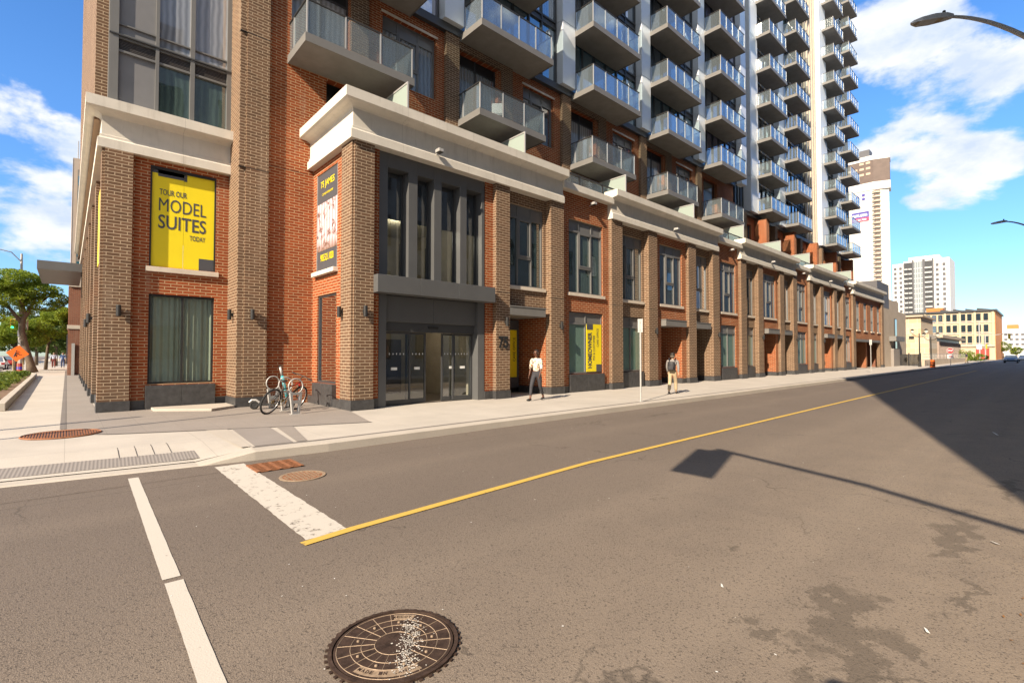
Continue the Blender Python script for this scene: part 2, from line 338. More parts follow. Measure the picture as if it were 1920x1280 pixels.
def concrete(name, c, joint=True, sx_=1.5, sy_=1.5, jd=.35, speck=.12):
    b = NB(name); p = b.pos(); n1 = b.noise(.7, 6, .65); n2 = b.noise(60, 3)
    k = b.mix(b.ramp(n1, .3, .72), tuple(x*.86 for x in c), tuple(min(1, x*1.06) for x in c)); k = b.mix(b.ramp(n2, .35, .65, 0, speck*2), k, tuple(x*.6 for x in c))
    k = b.mix(b.ramp(b.noise(3.2, 6, .75), .66, .74, 0, .35), k, tuple(x*.6 for x in c))
    if joint:
        s = b.n('ShaderNodeSeparateXYZ', {0: p}); js = []
        for i, d in ((0, sx_), (1, sy_)):
            t = b.m_('ABSOLUTE', b.m_('SUBTRACT', b.m_('FRACT', b.m_('DIVIDE', s.outputs[i], d)), .5)); js.append(b.ramp(t, .5-.006/d, .5-.003/d))
        k = b.mix(b.m_('MULTIPLY', b.m_('MAXIMUM', *js), jd), k, (.1, .09, .08))
    b.col(k); b.set(Roughness=.9, Specular_IOR_Level=.25); b.bump(n2, .002); MATS[name] = b.m; return b.m
M_WALK = concrete('cream_concrete', (.50, .46, .405), True, 1.8, 2.1, .3)
M_KERB = concrete('kerb_concrete', (.49, .445, .385), False)
M_PAVE = concrete('grey_paver', (.30, .268, .24), True, .6, .6, .25, .2)
M_PATCH = concrete('grey_patch', (.29, .262, .24), False)
M_STRIP = concrete('dark_strip', (.20, .18, .165), True, .2, 10, .5)
M_FARG = mat('distant_ground', (.22, .20, .17), .95, 0, .2, .05)
GZ = -.15
structure(MB().quad((-400, -400, -.2), (700, -400, -.2), (700, 500, -.2), (-400, 500, -.2)), 'ground', M_FARG)
KL = [(-9.5, 10.6), (-3.0, 9.35), (-.6, 8.95), (1.62, 8.62), (2.3, 8.52), (3.4, 8.46), (7, 8.5), (16, 8.48), (38, 8.45), (74, 8.4)]
def ky(x):
    for (a, ya), (b_, yb) in zip(KL, KL[1:]):
        if x <= b_: return ya+(yb-ya)*(x-a)/(b_-a)
    return 8.4
m = MB(); m.quad((-60, -.0, GZ), (260, -.0, GZ), (260, 8.9, GZ), (74, 8.9, GZ), (-60, 12, GZ)); m.quad((-60, -120, GZ+.001), (-2.4, -120, GZ+.001), (-2.4, -.001, GZ+.001), (-60, -.001, GZ+.001))
m.quad((-19, 9.8, GZ+.002), (-4.4, 9.8, GZ+.002), (-4.4, 320, GZ+.002), (-19, 320, GZ+.002)); m.quad((-4.41, 8.0, GZ+.003), (3, 8.0, GZ+.003), (3, 12, GZ+.003), (-4.41, 12, GZ+.003))
structure(m, 'road', M_ASPH)
def hz(x, y):
    """pavement height: dropped to road level at the corner crossing"""
    k = min(1, max(0, (2.25-x)/.75)); t = min(1, max(0, (y-ky(x)-.15)/1.35))
    return -k*(1-t)*.135
m = MB(); xs = [-9.5, -5, -3, -2, -1.2, -.6, 0, .4, .8, 1.2, 1.5, 1.75, 2.0, 2.3, 3, 5, 7, 12, 16, 25, 38, 55, 74]; W = 16
for a, b_ in zip(xs, xs[1:]):
    rows = []
    for x in (a, b_): rows.append([(x, ky(x)+.3+d, hz(x, ky(x)+.3+d)) for d in (0, .2, .4, .6, .8, 1.0, 1.2, 1.5, 3)]+[(x, 40, 0)])
    for j in range(9): m.quad(rows[0][j], rows[1][j], rows[1][j+1], rows[0][j+1])
m.quad((-4.4, 40, 0), (12, 40, 0), (12, 330, 0), (-4.4, 330, 0))
structure(m, 'pavement', M_WALK)
m = MB()                                            # kerb stone following the line
pts = [(x, ky(x)) for x in (-9.5, -6, -3, -1.8, -.6, .5, 1.5, 1.75, 2.0, 2.25, 3.4, 7, 16, 38, 74)]
for (a, ya), (b_, yb) in zip(pts, pts[1:]):
    za, zb = hz(a, ya)+.004, hz(b_, yb)+.004
    m.quad((a, ya, GZ-.02), (b_, yb, GZ-.02), (b_, yb+.01, zb-.02), (a, ya+.01, za-.02)); m.quad((a, ya+.01, za-.02), (b_, yb+.01, zb-.02), (b_, yb+.035, zb), (a, ya+.035, za))
    m.quad((a, ya+.035, za), (b_, yb+.035, zb), (b_, yb+.3, zb), (a, ya+.3, za))
structure(m, 'kerb', M_KERB)
def drape(mb, poly_rows):
    for r0, r1 in zip(poly_rows, poly_rows[1:]):
        for j in range(len(r0)-1): mb.quad(*[(p[0], p[1], hz(p[0], p[1])+.005) for p in (r0[j], r1[j], r1[j+1], r0[j+1])])
m = MB(); xs = [2.3+i*1.5 for i in range(48)]; drape(m, [[(x, ky(x)+.3), (x, ky(x)+.42)] for x in xs]); structure(m, 'kerb_edge_strip', M_STRIP)
def tactile():
    b = NB('tactile_plate'); s = b.n('ShaderNodeSeparateXYZ', {0: b.pos()}); t = b.m_('SINE', b.m_('MULTIPLY', b.m_('ADD', s.outputs[0], b.m_('MULTIPLY', s.outputs[1], -.05)), 2*math.pi/.045))
    b.col(b.mix(b.ramp(t, -.8, .9), (.215, .195, .18), (.255, .23, .21))); b.set(Roughness=.85); b.bump(t, .0012); return b.m
m = MB(); drape(m, [[(x, ky(x)+.42+d*.1) for d in range(6)] for x in (-1.4, -.7, -.35, 0, .4, .8, 1.2, 1.58)])
tag(m.build('tactile_strip', tactile(), loc=(0, 9.2, 0)), 'grey ribbed tactile plate set in the dropped kerb at the crossing', 'tactile paving')
M_PLATE = mat('grey_slab', (.24, .215, .195), .9, 0, .1)
m = MB(); drape(m, [[(x, ky(x)+.42+d*.1) for d in range(6)] for x in (-3.2, -2.4, -1.8, -1.404)]); structure(m, 'paving_band', M_PLATE)
# grey pavers along the building with the rounded corner
m = MB(); X1 = 5.66; pts = [(.62, 16.4), (.0, 16.4)]
arc = [(.02, 13.6), (.08, 13.0), (.28, 12.55), (.62, 12.22), (1.0, 12.05), (2.24, 11.5), (3.6, 10.95), (5.13, 10.4)]
for (a, ya), (b_, yb) in zip(arc, arc[1:]): m.quad((a, ya, .005), (b_, yb, .005), (b_, 17.2, .005), (a, 17.2, .005))
m.quad((5.13, 10.4, .005), (9.6, 9.9, .005), (9.6, 10.0, .005), (5.7, 12.8, .005), (5.7, 17, .005), (5.13, 17, .005)) if False else m.quad((5.13, 10.4, .005), (5.7, 12.75, .005), (5.7, 17, .005), (5.13, 17, .005))
m.quad((.02, 13.6, .005), (.62, 17.2, .005), (.62, 60, .005), (.02, 60, .005)); m.quad((.0, 17.2, .0055), (.62, 17.2, .0055), (.02, 13.6, .0055), (.0, 13.6, .0055))
structure(m, 'paver_area', M_PAVE)
m = MB(); 
for (a, ya), (b_, yb) in zip(arc, arc[1:]): m.quad((a, ya-.1, .009), (b_, yb-.1, .009), (b_, yb, .009), (a, ya, .009))
m.quad((-.08, 13.6, .009), (.02, 13.6, .009), (.02, 60, .009), (-.08, 60, .009)); structure(m, 'paver_border', M_STRIP)
for k, (q, mm) in enumerate((([(2.53, 11.3), (3.19, 11.1), (2.96, 8.93), (2.35, 8.96)], M_PATCH), ([(3.3, 11.05), (3.6, 10.9), (3.2, 8.93), (3.02, 8.93)], M_PAVE), ([(2.1, 11.45), (2.45, 11.35), (2.3, 8.97), (2.15, 8.99)], M_KERB))):
    structure(MB().quad(*[(x, y, .0065+.001*k) for x, y in q]), 'paving_patch', mm)
m = MB()                                            # saw-cut grooves in the ramp
for i, x in enumerate((.62, .84, 1.06, 1.28)): drape(m, [[(x+.004*j+s_, 9.55+.2*j) for j in range(5)] for s_ in (0, .009)])
m.quad((-.55, 9.0, -.118), (.75, 11.9, .0105), (.765, 11.9, .0105), (-.535, 9.0, -.118)) if False else None
structure(m, 'pavement_groove', mat('joint_dark', (.08, .07, .06), .9))
# south pavement (behind the photographer) and its kerb
m = MB(); m.quad((-2.4, -120, .0), (260, -120, .0), (260, -.25, .0), (-2.4, -.25, .0)); structure(m, 'pavement', M_WALK)
structure(MB().box(-2.4, 260, -.25, .03, GZ-.02, .004), 'kerb', M_KERB)
# raised forecourt by the left window
tag(MB().prism([(1.74, 16.1), (2.9, 15.15), (3.58, 15.7), (3.58, 16.68), (1.74, 16.68)], .005, .075, 'z').build('low_plinth', M_KERB, loc=(2.6, 16, 0), bevel=.01), 'low pale concrete plinth under the curtained window', 'plinth')
# ---------------------------------------------------------------- road paint
def paint(name, c, wear=.35, sc_=9):
    b = NB(name); n = b.noise(sc_, 8, .75); n2 = b.noise(90, 3, .7)
    f = b.m_('MAXIMUM', b.ramp(n, .66-wear*.2, .70-wear*.1), b.ramp(n2, .62, .72, 0, .5))
    b.col(b.mix(f, c, (.115, .095, .075))); b.set(Roughness=.8); b.bump(n2, .002); return b.m
M_WP = paint('white_road_paint', (.52, .48, .42), .15, 7); M_WPW = paint('worn_white_road_paint', (.52, .48, .42), .5, 11); M_YP = paint('yellow_road_paint', (.56, .37, .07), .32, 8)
def ribbon(mb, pts, w_, z, jit=.012, step=.12):
    L0 = [Vector((p[0], p[1], 0)) for p in pts]; out = []
    for a, b_ in zip(L0, L0[1:]):
        n = max(1, int((b_-a).length/step)); t = (b_-a).normalized(); nn = Vector((-t.y, t.x, 0))
        for i in range(n+1):
            p = a.lerp(b_, i/n); out.append((p+nn*(w_/2+rnd.uniform(-jit, jit)), p-nn*(w_/2+rnd.uniform(-jit, jit))))
    for (a, b_), (c, d) in zip(out, out[1:]): mb.quad((a.x, a.y, z), (b_.x, b_.y, z), (d.x, d.y, z), (c.x, c.y, z))
    return mb
tag(ribbon(MB(), [(.70, 8.45), (.615, 4.5)], .115, GZ+.0045, .0015).build('crossing_line', M_WP, loc=(.6, 6, GZ)), 'upper stretch of the thin white crosswalk line, starting at the kerb', 'road marking')
tag(ribbon(MB(), [(.62, 4.42), (.575, 2.6), (.5, 1.2)], .115, GZ+.005, .0015).build('crossing_line', M_WP, loc=(.6, 3, GZ)), 'lower stretch of the thin white crosswalk line, running out of the bottom of the frame', 'road marking')
tag(ribbon(MB(), [(1.86, 8.42), (1.84, 4.58)], .40, GZ+.0048, .006, .08).build('stop_bar', M_WPW, loc=(1.85, 6.5, GZ)), 'wide worn white stop bar ending at the yellow line', 'road marking')
tag(ribbon(MB(), [(1.58, 4.5), (2.1, 4.57), (6, 4.84), (20, 4.86), (45, 4.8), (66.9, 4.72)], .105, GZ+.0085, .002, .5).build('centre_line', M_YP, loc=(10, 4.8, GZ)), 'long yellow centre line along the street', 'road marking')
# ---------------------------------------------------------------- iron covers
M_IRON = mat('rusty_iron', (.075, .048, .036), .6, .5, .45, 14, .003); M_IRR = mat('orange_rusty_iron', (.26, .105, .045), .8, .1, .4, 25, .003); M_RIM = mat('worn_bright_iron', (.34, .25, .17), .6, .2, .3, 30)
M_SPL = mat('white_paint_splash', (.6, .56, .49), .8)
def manhole():
    cx_, cy_, r = 1.445, 2.60, .375
    t = thing('manhole_cover', (cx_, cy_, GZ), 'large round iron manhole cover splashed with white paint in the foreground road', 'manhole cover')
    m = MB(); c = (cx_, cy_, GZ)
    m.lathe([(r*.905, .002), (r*.905, .012), (.001, .012)], c, 64); m.build('lid', M_IRON, t)
    m = MB(); n = 64; i0 = 0
    m.lathe([(r*.925, .004), (r*.925, .016), (r*.985, .016), (r*.985, .004)], c, 64); m.build('frame_ring', M_IRON, t)
    m = MB()
    for k in range(44):
        a = 2*math.pi*k/44; q = Matrix.Translation(c) @ Matrix.Rotation(a, 4, 'Z'); i0 = len(m.v); m.box(r*.992, r*1.03, -.010, .010, .002, .009).xf(q, i0)
    m.build('frame_teeth', M_IRON, t)
    m = MB()
    for rr in (.86, .66, .50, .30): m.ring((cx_, cy_, GZ+.0125), r*rr, .0022, 'z', 72, 4)
    for k in range(18):
        a = 2*math.pi*k/18+.1; m.tube([(cx_+r*.30*math.cos(a), cy_+r*.30*math.sin(a), GZ+.0125), (cx_+r*.86*math.cos(a), cy_+r*.86*math.sin(a), GZ+.0125)], .0021, 4)
    m.build('raised_rib', M_RIM, t)
    m = MB()
    for k in range(9):
        a = 2*math.pi*k/9+.25; m.lathe([(.010, .011), (.009, .017), (.004, .02)], (cx_+r*.58*math.cos(a), cy_+r*.58*math.sin(a), GZ), 8)
    m.build('stud', M_RIM, t)
    pv = MB(); pl = MB()
    for body, a0, rad in (('MADE IN CANADA', 200, .74), ('McCOY', 62, .74)):
        n = len(body)
        for i, chh in enumerate(body):
            if chh == ' ': continue
            sgn = 1 if a0 > 180 else -1; a = R(a0+sgn*i*5.2); p = Vector((cx_+r*rad*math.cos(a), cy_+r*rad*math.sin(a), GZ+.0155))
            rt_ = Vector((-math.sin(a), math.cos(a), 0))*sgn; u_ = Vector((0, 0, 1)).cross(rt_); text_mb(pv, chh, p-rt_*.010-u_*.012, rt_, u_, .019, .026, .0, .03)
        aa = [R(a0-4+(1 if a0 > 180 else -1)*j*5.2*n/10 + (4 if a0 < 180 else 0)) for j in range(11)]
        for p0, p1 in zip(aa, aa[1:]): pl.quad(*[(cx_+r*q*math.cos(s_), cy_+r*q*math.sin(s_), GZ+.0142) for q, s_ in ((.67, p0), (.82, p0), (.82, p1), (.67, p1))])
    pl.build('letter_plate', M_RIM, t); pv.build('lettering', M_IRON, t)
    m = MB(); r2 = random.Random(5)
    for k in range(520):
        u = r2.random(); x = cx_-.10+.34*u*.9+r2.gauss(0, .035)-.0; y = cy_-.28+.42*u+r2.gauss(0, .035)
        if (x-cx_)**2+(y-cy_)**2 > (r*.88)**2: continue
        s_ = r2.uniform(.001, .0075); nn = r2.randint(5, 8); ph = r2.random()*6
        m.quad(*[(x+s_*r2.uniform(.5, 1.2)*math.cos(ph+2*math.pi*i/nn), y+s_*r2.uniform(.5, 1.2)*math.sin(ph+2*math.pi*i/nn), GZ+.0158) for i in range(nn)])
    m.build('paint_splash', M_SPL, t)
manhole()
t = thing('manhole_cover', (2.45, 7.0, GZ), 'small brown round iron cover beside the stop bar', 'manhole cover')
MB().lathe([(.30, .003), (.30, .012), (.26, .012), (.26, .008)], (2.45, 7.0, GZ), 40).build('frame_ring', M_RIM, t)
m = MB().lathe([(.255, .003), (.255, .009), (.001, .009)], (2.45, 7.0, GZ), 40)
m.build('lid', M_IRR, t); m = MB()
for i in range(-4, 5):
    for j in range(-4, 5):
        if i*i+j*j < 19: m.box(2.45+i*.054-.016, 2.45+i*.054+.016, 7+j*.054-.016, 7+j*.054+.016, GZ+.010, GZ+.015)
m.build('tread', M_RIM, t)
t = thing('drain_grate', (2.36, 7.9, GZ), 'rusty orange rectangular drain grate against the kerb', 'drain grate')
MB().box(2.03, 2.69, 7.6, 8.2, GZ+.002, GZ+.006).build('pit', M_BLACK, t); m = MB()
for i in range(5): x = 2.03+i*.15; m.box(x, x+.05, 7.6, 8.2, GZ+.0065, GZ+.02)
for i in range(14): y = 7.6+i*.0445; m.box(2.033, 2.677, y, y+.02, GZ+.0063, GZ+.018)
m.build('bars', M_IRR, t)
t = thing('drain_grate', (-.04, 12.72, 0), 'round brown grate in the pale pavement near the building corner', 'tree grate')
m = MB()
MB().lathe([(.56, .006), (.56, .010), (.001, .010)], (-.04, 12.72, 0), 48).build('pit', M_BLACK, t)
m.ring((-.04, 12.72, .012), .57, .018, 'z', 48, 4)
for i in range(-13, 14): x = i*.04; h = math.sqrt(max(.01, .56**2-x*x)); m.box(-.04+x-.012, -.04+x+.012, 12.72-h, 12.72+h, .011, .022)
m.build('bars', M_IRR, t)
# ================================================================ the brick podium building
BLD = thing('apartment_building', (8, 14, 0), 'tall red and brown brick apartment building with white cornices and glass balconies', 'building')
YP = 12.70; YR = 12.88; YB = 12.98; TW = 15.9
def bp(mb, name, m, **k): return mb.build(name, m, BLD, **k)
def sweep(path, prof, name='cornice', m=M_STONE, ends=True):
    """profile (outward offset, z) mitred along a plan path; outward is to the right of travel"""
    n = len(path); mb = MB(); rows = []
    for i, p in enumerate(path):
        p = Vector(p); d0 = (p-Vector(path[i-1])).normalized() if i else None; d1 = (Vector(path[i+1])-p).normalized() if i < n-1 else None
        n0 = Vector((d0.y, -d0.x)) if d0 else None; n1 = Vector((d1.y, -d1.x)) if d1 else None
        o = n0 if n1 is None else n1 if n0 is None else (n0+n1)/(1+n0.dot(n1))
        rows.append([(p.x+o.x*f, p.y+o.y*f, z) for f, z in prof])
    k = len(prof)
    for r0, r1 in zip(rows, rows[1:]):
        for j in range(k): mb.quad(r0[j], r1[j], r1[(j+1) % k], r0[(j+1) % k])
    if ends: mb.quad(*rows[0]); mb.quad(*rows[-1][::-1])
    return mb
PROF = [(0, 7.44), (.10, 7.44), (.10, 7.68), (.05, 7.73), (.05, 7.79), (.015, 7.81), (.015, 8.30), (.06, 8.34), (.16, 8.37), (.28, 8.38), (.35, 8.41), (.35, 8.68), (-.35, 8.68), (-.35, 7.44)]
PL = [(f, z-.40) for f, z in PROF]
bp(sweep([(5.70, 15.88), (5.70, YP), (14.30, YP)], PROF), 'cornice', M_STONE)
for a, b_ in ((17.45, 27.7), (30.75, 40.7), (43.8, 53.8), (56.8, 70.4)): bp(sweep([(a, YP), (b_, YP)], PROF), 'cornice', M_STONE)
bp(sweep([(.60, 42), (.60, 16.85), (3.62, 16.85)], PL), 'cornice', M_STONE)
PIERS = [(10.86, 11.5), (13.62, 14.36), (17.5, 18.3), (20.44, 21.2), (24.3, 25.1), (27.1, 27.9), (30.9, 31.7), (33.6, 34.4), (37.5, 38.3), (40.2, 41.0), (44.0, 44.8), (46.8, 47.6), (50.7, 51.5), (53.5, 54.3), (57.0, 57.9), (69.5, 70.4)]
def pier(x0, x1, y0, y1, z1, notch=None, z0=.28):
    bp(MB().box(x0, x1, y0, y1, z0, z1), 'brick_pier', M_BRN)
    bp(MB().box(x0-.02, x1+.02, y0-.02, y1-.001, .0, z0-.003), 'pier_base', M_GRAN)
for i, (a, b_) in enumerate(PIERS): pier(a, b_, YP, YB+.12, 7.437)
def window_up(x0, x1, z0, z1, y, n=3, lower=False, mat_=None, sill=True, poster=False):
    """frame with a dark head panel, fixed lights and one opening light; pane and sill are its sub-parts"""
    m = MB(); h = .42 if z1-z0 > 2.4 else .3; zt = z1-h; t = .055
    cols = [x0, x0+(x1-x0)*.3, x0+(x1-x0)*.68, x1] if n == 3 else [x0, x0+(x1-x0)*.5, x1]
    for i, c in enumerate(cols): q = t if 0 < i < len(cols)-1 else t*1.3; m.box(c-(0 if i == 0 else q/2 if i < len(cols)-1 else q), c+(q if i == 0 else q/2 if i < len(cols)-1 else 0), y-.03, y+.05, z0, z1-.002)
    for a, b_ in zip(cols, cols[1:]):
        a += t*.5+.003; b_ -= t*.5+.003
        m.box(a, b_, y-.025, y+.05, z0+.001, z0+.06); m.box(a, b_, y-.035, y+.05, zt-.07, zt); m.box(a, b_, y-.025, y+.05, z1-.05, z1-.001); m.box(a, b_, y+.0, y+.03, zt+.0, z1-.05)
    if n == 3:
        a, b_ = cols[1]+t/2+.004, cols[2]-t/2-.004; zc = z0+(zt-z0)*.42
        m.box(a, b_, y-.04, y+.05, zc-.05, zc+.03); m.box(a, a+.06, y-.05, y+.04, zc+.031, zt-.071); m.box(b_-.06, b_, y-.05, y+.04, zc+.031, zt-.071); m.box(a+.061, b_-.061, y-.05, y+.04, zt-.13, zt-.071); m.box(a+.061, b_-.061, y-.05, y+.04, zc+.031, zc+.09)
    f = bp(m, 'window', M_FRL)
    MB().quad((x0+.02, y+.02, z0+.03), (x1-.02, y+.02, z0+.03), (x1-.02, y+.02, zt-.02), (x0+.02, y+.02, zt-.02)).build('pane', mat_ or M_WG, f)
    if sill: MB().box(x0-.08, x1+.08, y-.17, y+.03, z0-.13, z0-.002).build('sill', M_SILL, f, bevel=.008)
    return f
def canopy(x0, x1, y, z0=2.93, z1=3.22):
    m = MB().box(x0-.1, x1+.0, y-.28, y+.0, z0, z1); m.box(x0-.12, x1+.02, y-.30, y, z1+.001, z1+.04); return bp(m, 'door_canopy', M_EDGE)
def recess(x0, x1, y, d, bm, door=True, stone=True):
    """walls, ceiling and door of a recessed entrance behind an opening"""; x0 += .004; x1 -= .004
    m = MB(); m.quad((x0, y, 0.28), (x0, y+d, .28), (x0, y+d, 3.22), (x0, y, 3.22)); m.quad((x1, y, .28), (x1, y, 3.22), (x1, y+d, 3.22), (x1, y+d, .28)); m.quad((x0, y+d, .28), (x1, y+d, .28), (x1, y+d, 3.22), (x0, y+d, 3.22))
    bp(m, 'recess_wall', bm)
    bp(MB().quad((x0, y, 2.95), (x1, y, 2.95), (x1, y+d-.001, 2.95), (x0, y+d-.001, 2.95)), 'recess_ceiling', M_SLAB)
    bp(MB().box(x1-.02, x1-.0, y+.001, y+d-.002, .006, .278), 'recess_base', M_GRAN); bp(MB().box(x0, x0+.02, y+.001, y+d-.002, .006, .278), 'recess_base', M_GRAN)
    if door:
        a = x0+.15; e = min(x1-.1, a+1.15); m = MB(); m.box(a, a+.07, y+d-.10, y+d-.01, .01, 2.9); m.box(e-.07, e, y+d-.10, y+d-.01, .01, 2.9); m.box(a+.071, e-.071, y+d-.10, y+d-.01, 2.83, 2.9); m.box(a+.071, e-.071, y+d-.10, y+d-.01, 2.2, 2.27); m.box(a+.071, e-.071, y+d-.10, y+d-.01, .01, .2)
        f = bp(m, 'entrance_door', M_FRAME); MB().quad((a+.03, y+d-.05, .1), (e-.03, y+d-.05, .1), (e-.03, y+d-.05, 2.85), (a+.03, y+d-.05, 2.85)).build('pane', M_WG, f); MB().tube([(e-.13, y+d-.14, .95), (e-.13, y+d-.14, 1.35)], .012, 6).build('handle', M_POST, f)
BAYS = [(11.5, 13.62, 'b', 'r'), (14.36, 17.5, 'p', 'w'), (18.3, 20.44, 'b', 'w'), (21.2, 24.3, 'r', 'r'), (25.1, 27.1, 'b', 'r'), (27.9, 30.9, 'p', 'w'), (31.7, 33.6, 'b', 'w'), (34.4, 37.5, 'r', 'r'), (38.3, 40.2, 'b', 'r'), (41.0, 44.0, 'p', 'w'), (44.8, 46.8, 'b', 'w'), (47.6, 50.7, 'r', 'r'), (51.5, 53.5, 'b', 'r'), (54.3, 57.0, 'p', 'w')]
for i, (a, b_, kind, low) in enumerate(BAYS):
    br = kind == 'b'; y = YB if br else YR; mt = M_BRN if br else M_RED
    wx0, wx1 = (a+.12, b_-.14) if br else (a+.50, b_-.42); top = 8.068 if kind == 'p' else 7.44
    holes = [(wx0, wx1, 4.02, 7.02, .12)]
    if low == 'w': lx0, lx1 = wx0, wx1; holes.append((lx0, lx1, .72, 3.26, .12))
    else: lx0, lx1 = (a+.0, b_-.0) if br else (a+.6, b_-.45); holes.append((lx0+.001, lx1-.001, 0, 2.95, .0))
    bp(wall_y(MB(), a, b_, .0 if low == 'r' else .0, top, y, holes), 'brick_wall', mt)
    window_up(wx0, wx1, 4.02, 7.02, y+.09)
    if kind == 'p':
        bp(MB().box(a-.05, a+.001, YR, YR+.3, 7.445, 8.067), 'parapet_end', M_RED); bp(MB().box(a-.07, b_+.08, YP-.10, YR+.35, 8.07, 8.36), 'parapet_cap', M_STONE, bevel=.02)
    if low == 'w':
        window_up(lx0, lx1, .74, 3.24, y+.09, 2, mat_=M_GG, sill=False)
        bp(MB().box(lx0-.02, (lx0+lx1)/2-.003, y-.07, y+.15, 0, .715), 'granite_base', M_GRAN, bevel=.006); bp(MB().box((lx0+lx1)/2+.003, lx1+.02, y-.07, y+.15, 0, .715), 'granite_base', M_GRAN, bevel=.006)
        bp(MB().box(a+.001, lx0-.025, y-.02, y+.1, 0, .25), 'wall_base', M_GRAN); bp(MB().box(lx1+.025, b_-.001, y-.02, y+.1, 0, .25), 'wall_base', M_GRAN)
    else:
        canopy(lx0+.1, lx1-.0 if not br else lx1-.3, y); recess(lx0, lx1, y, 1.55, M_RED if (not br or i == 0) else M_BRN, door=not (i in (0, 4, 8, 12)))
        if not br:
            bp(MB().box(a+.001, lx0-.001, y-.02, y+.1, 0, .25), 'wall_base', M_GRAN); bp(MB().box(lx1+.001, b_-.001, y-.02, y+.1, 0, .25), 'wall_base', M_GRAN)
# last segment: four tall windows over the loading bay
hs = [(58.9+3.0*k-.0, 58.9+3.0*k+1.35, 3.95, 6.95, .12) for k in range(4)]
bp(wall_y(MB(), 57.9, 69.5, 3.0, 7.44, YR, hs), 'brick_wall', M_RED)
bp(wall_y(MB(), 57.9, 69.5, 0, 3.0, YR, [(58.3, 69.0, 0, 2.999, .3)]), 'brick_wall', M_BRN)
for h in hs: window_up(h[0], h[1], 3.97, 6.93, YR+.08, 3)
bp(MB().box(58.3, 69.0, YR-.06, YR+.2, 2.8, 3.05), 'door_canopy', M_EDGE)
bp(MB().box(58.2, 69.1, YR+3.0, YR+3.1, 0, 3.0), 'loading_bay_back', M_RED2); bp(MB().box(62.0, 65.0, YR+2.85, YR+2.95, 0, 2.6).box(66, 68.5, YR+2.85, YR+2.95, .0, 2.6), 'loading_door', M_GREY)
for x in (60.8, 65.5): bp(MB().box(x, x+.5, YR+.6, YR+2.9, 0, 3.0), 'loading_bay_pier', M_RED)
bp(MB().quad((70.4, YP, 0), (70.4, 30, 0), (70.4, 30, 8.4), (70.4, YP, 8.4)), 'end_wall', M_RED2)
bp(MB().box(10.9, 70.3, 14.62, 15.8, .02, 7.8), 'interior_core', M_DK)  # unseen dark box added so gaps round the windows leak no sky
# movement joints in the brickwork
for z in (3.68,):
    m = MB()
    for a, b_ in PIERS: m.box(a-.004, b_+.004, YP-.004, YP+.1, z, z+.014)
    bp(m, 'brick_joint', M_BLACK)
# podium roof and its guard rail
bp(MB().box(5.75, 70.3, YB+.4, TW+.3, 7.85, 7.98), 'podium_roof', M_ROOFG)
bp(MB().box(6.1, 70.3, 13.03, 13.30, 7.5, 8.40), 'parapet_back', M_STONE)
m = MB(); g = MB(); x = 6.3; yr_ = 13.2
m.box(6.25, 70.2, yr_-.03, yr_+.03, 9.02, 9.08); m.box(6.25, 6.31, yr_, 15.7, 9.02, 9.08)
while x < 70:
    m.box(x-.025, x+.025, yr_-.02, yr_+.02, 8.4, 9.02); g.box(x+.05, min(x+1.55, 70.2), yr_-.006, yr_+.006, 8.48, 8.98); x += 1.6
r_ = bp(m, 'roof_railing', M_RAIL); g.build('glass_panel', M_BAL, r_)
# ---------------------------------------------------------------- corner pavilion with the main entrance
PX = 5.70
m = MB(); m.box(PX+.06, 6.34, YP, 12.98, .28, 7.437); m.box(PX, PX+.062, YP+.06, 13.44, .28, 7.437) ; bp(m, 'brick_pier', M_BRN)
bp(MB().box(PX-.02, 6.36, YP-.02, 13.46, 0, .277), 'pier_base', M_GRAN)
bp(wall_x(MB(), PX+.12, 13.44, TW, .0, 7.44, [(14.02, 15.48, .66, 3.36, .12), (14.0, 15.6, 4.1, 7.2, .1)]), 'brick_wall', M_RED)
f = bp(MB().box(PX+.16, PX+.22, 14.02, 14.08, .66, 3.36).box(PX+.16, PX+.22, 15.42, 15.48, .66, 3.36).box(PX+.16, PX+.22, 14.081, 15.419, 3.3, 3.36).box(PX+.16, PX+.22, 14.081, 15.419, .66, .72), 'window', M_FRAME)
MB().quad((PX+.2, 14.05, .7), (PX+.2, 15.45, .7), (PX+.2, 15.45, 3.33), (PX+.2, 14.05, 3.33)).build('pane', glass_dark('reflecting_glass', (.03, .035, .035), .38, .015), f)
bp(MB().box(PX-.02, PX+.2, 13.98, 14.73, 0, .65), 'granite_base', M_GRAN, bevel=.01); bp(MB().box(PX-.02, PX+.2, 14.736, 15.52, 0, .65), 'granite_base', M_GRAN, bevel=.01)
bp(MB().box(PX-.03, PX+.2, 13.93, 15.66, 3.96, 4.09), 'window_sill', M_STONE, bevel=.01)
bp(MB().box(PX-.01, PX+.01, 15.52, TW, 0, .24).box(PX+.0, PX+.121, 13.46, 13.975, 0, .24), 'wall_base', M_GRAN)
bp(wall_y(MB(), 6.34, 6.58, .28, 7.44, YR), 'brick_wall', M_RED); bp(MB().box(6.362, 6.58, YR-.02, YR+.1, 0, .277), 'wall_base', M_GRAN)
bp(wall_y(MB(), 10.50, 10.86, .28, 7.44, YR), 'brick_wall', M_RED); bp(MB().box(10.5, 10.838, YR-.02, YR+.1, 0, .277), 'wall_base', M_GRAN)
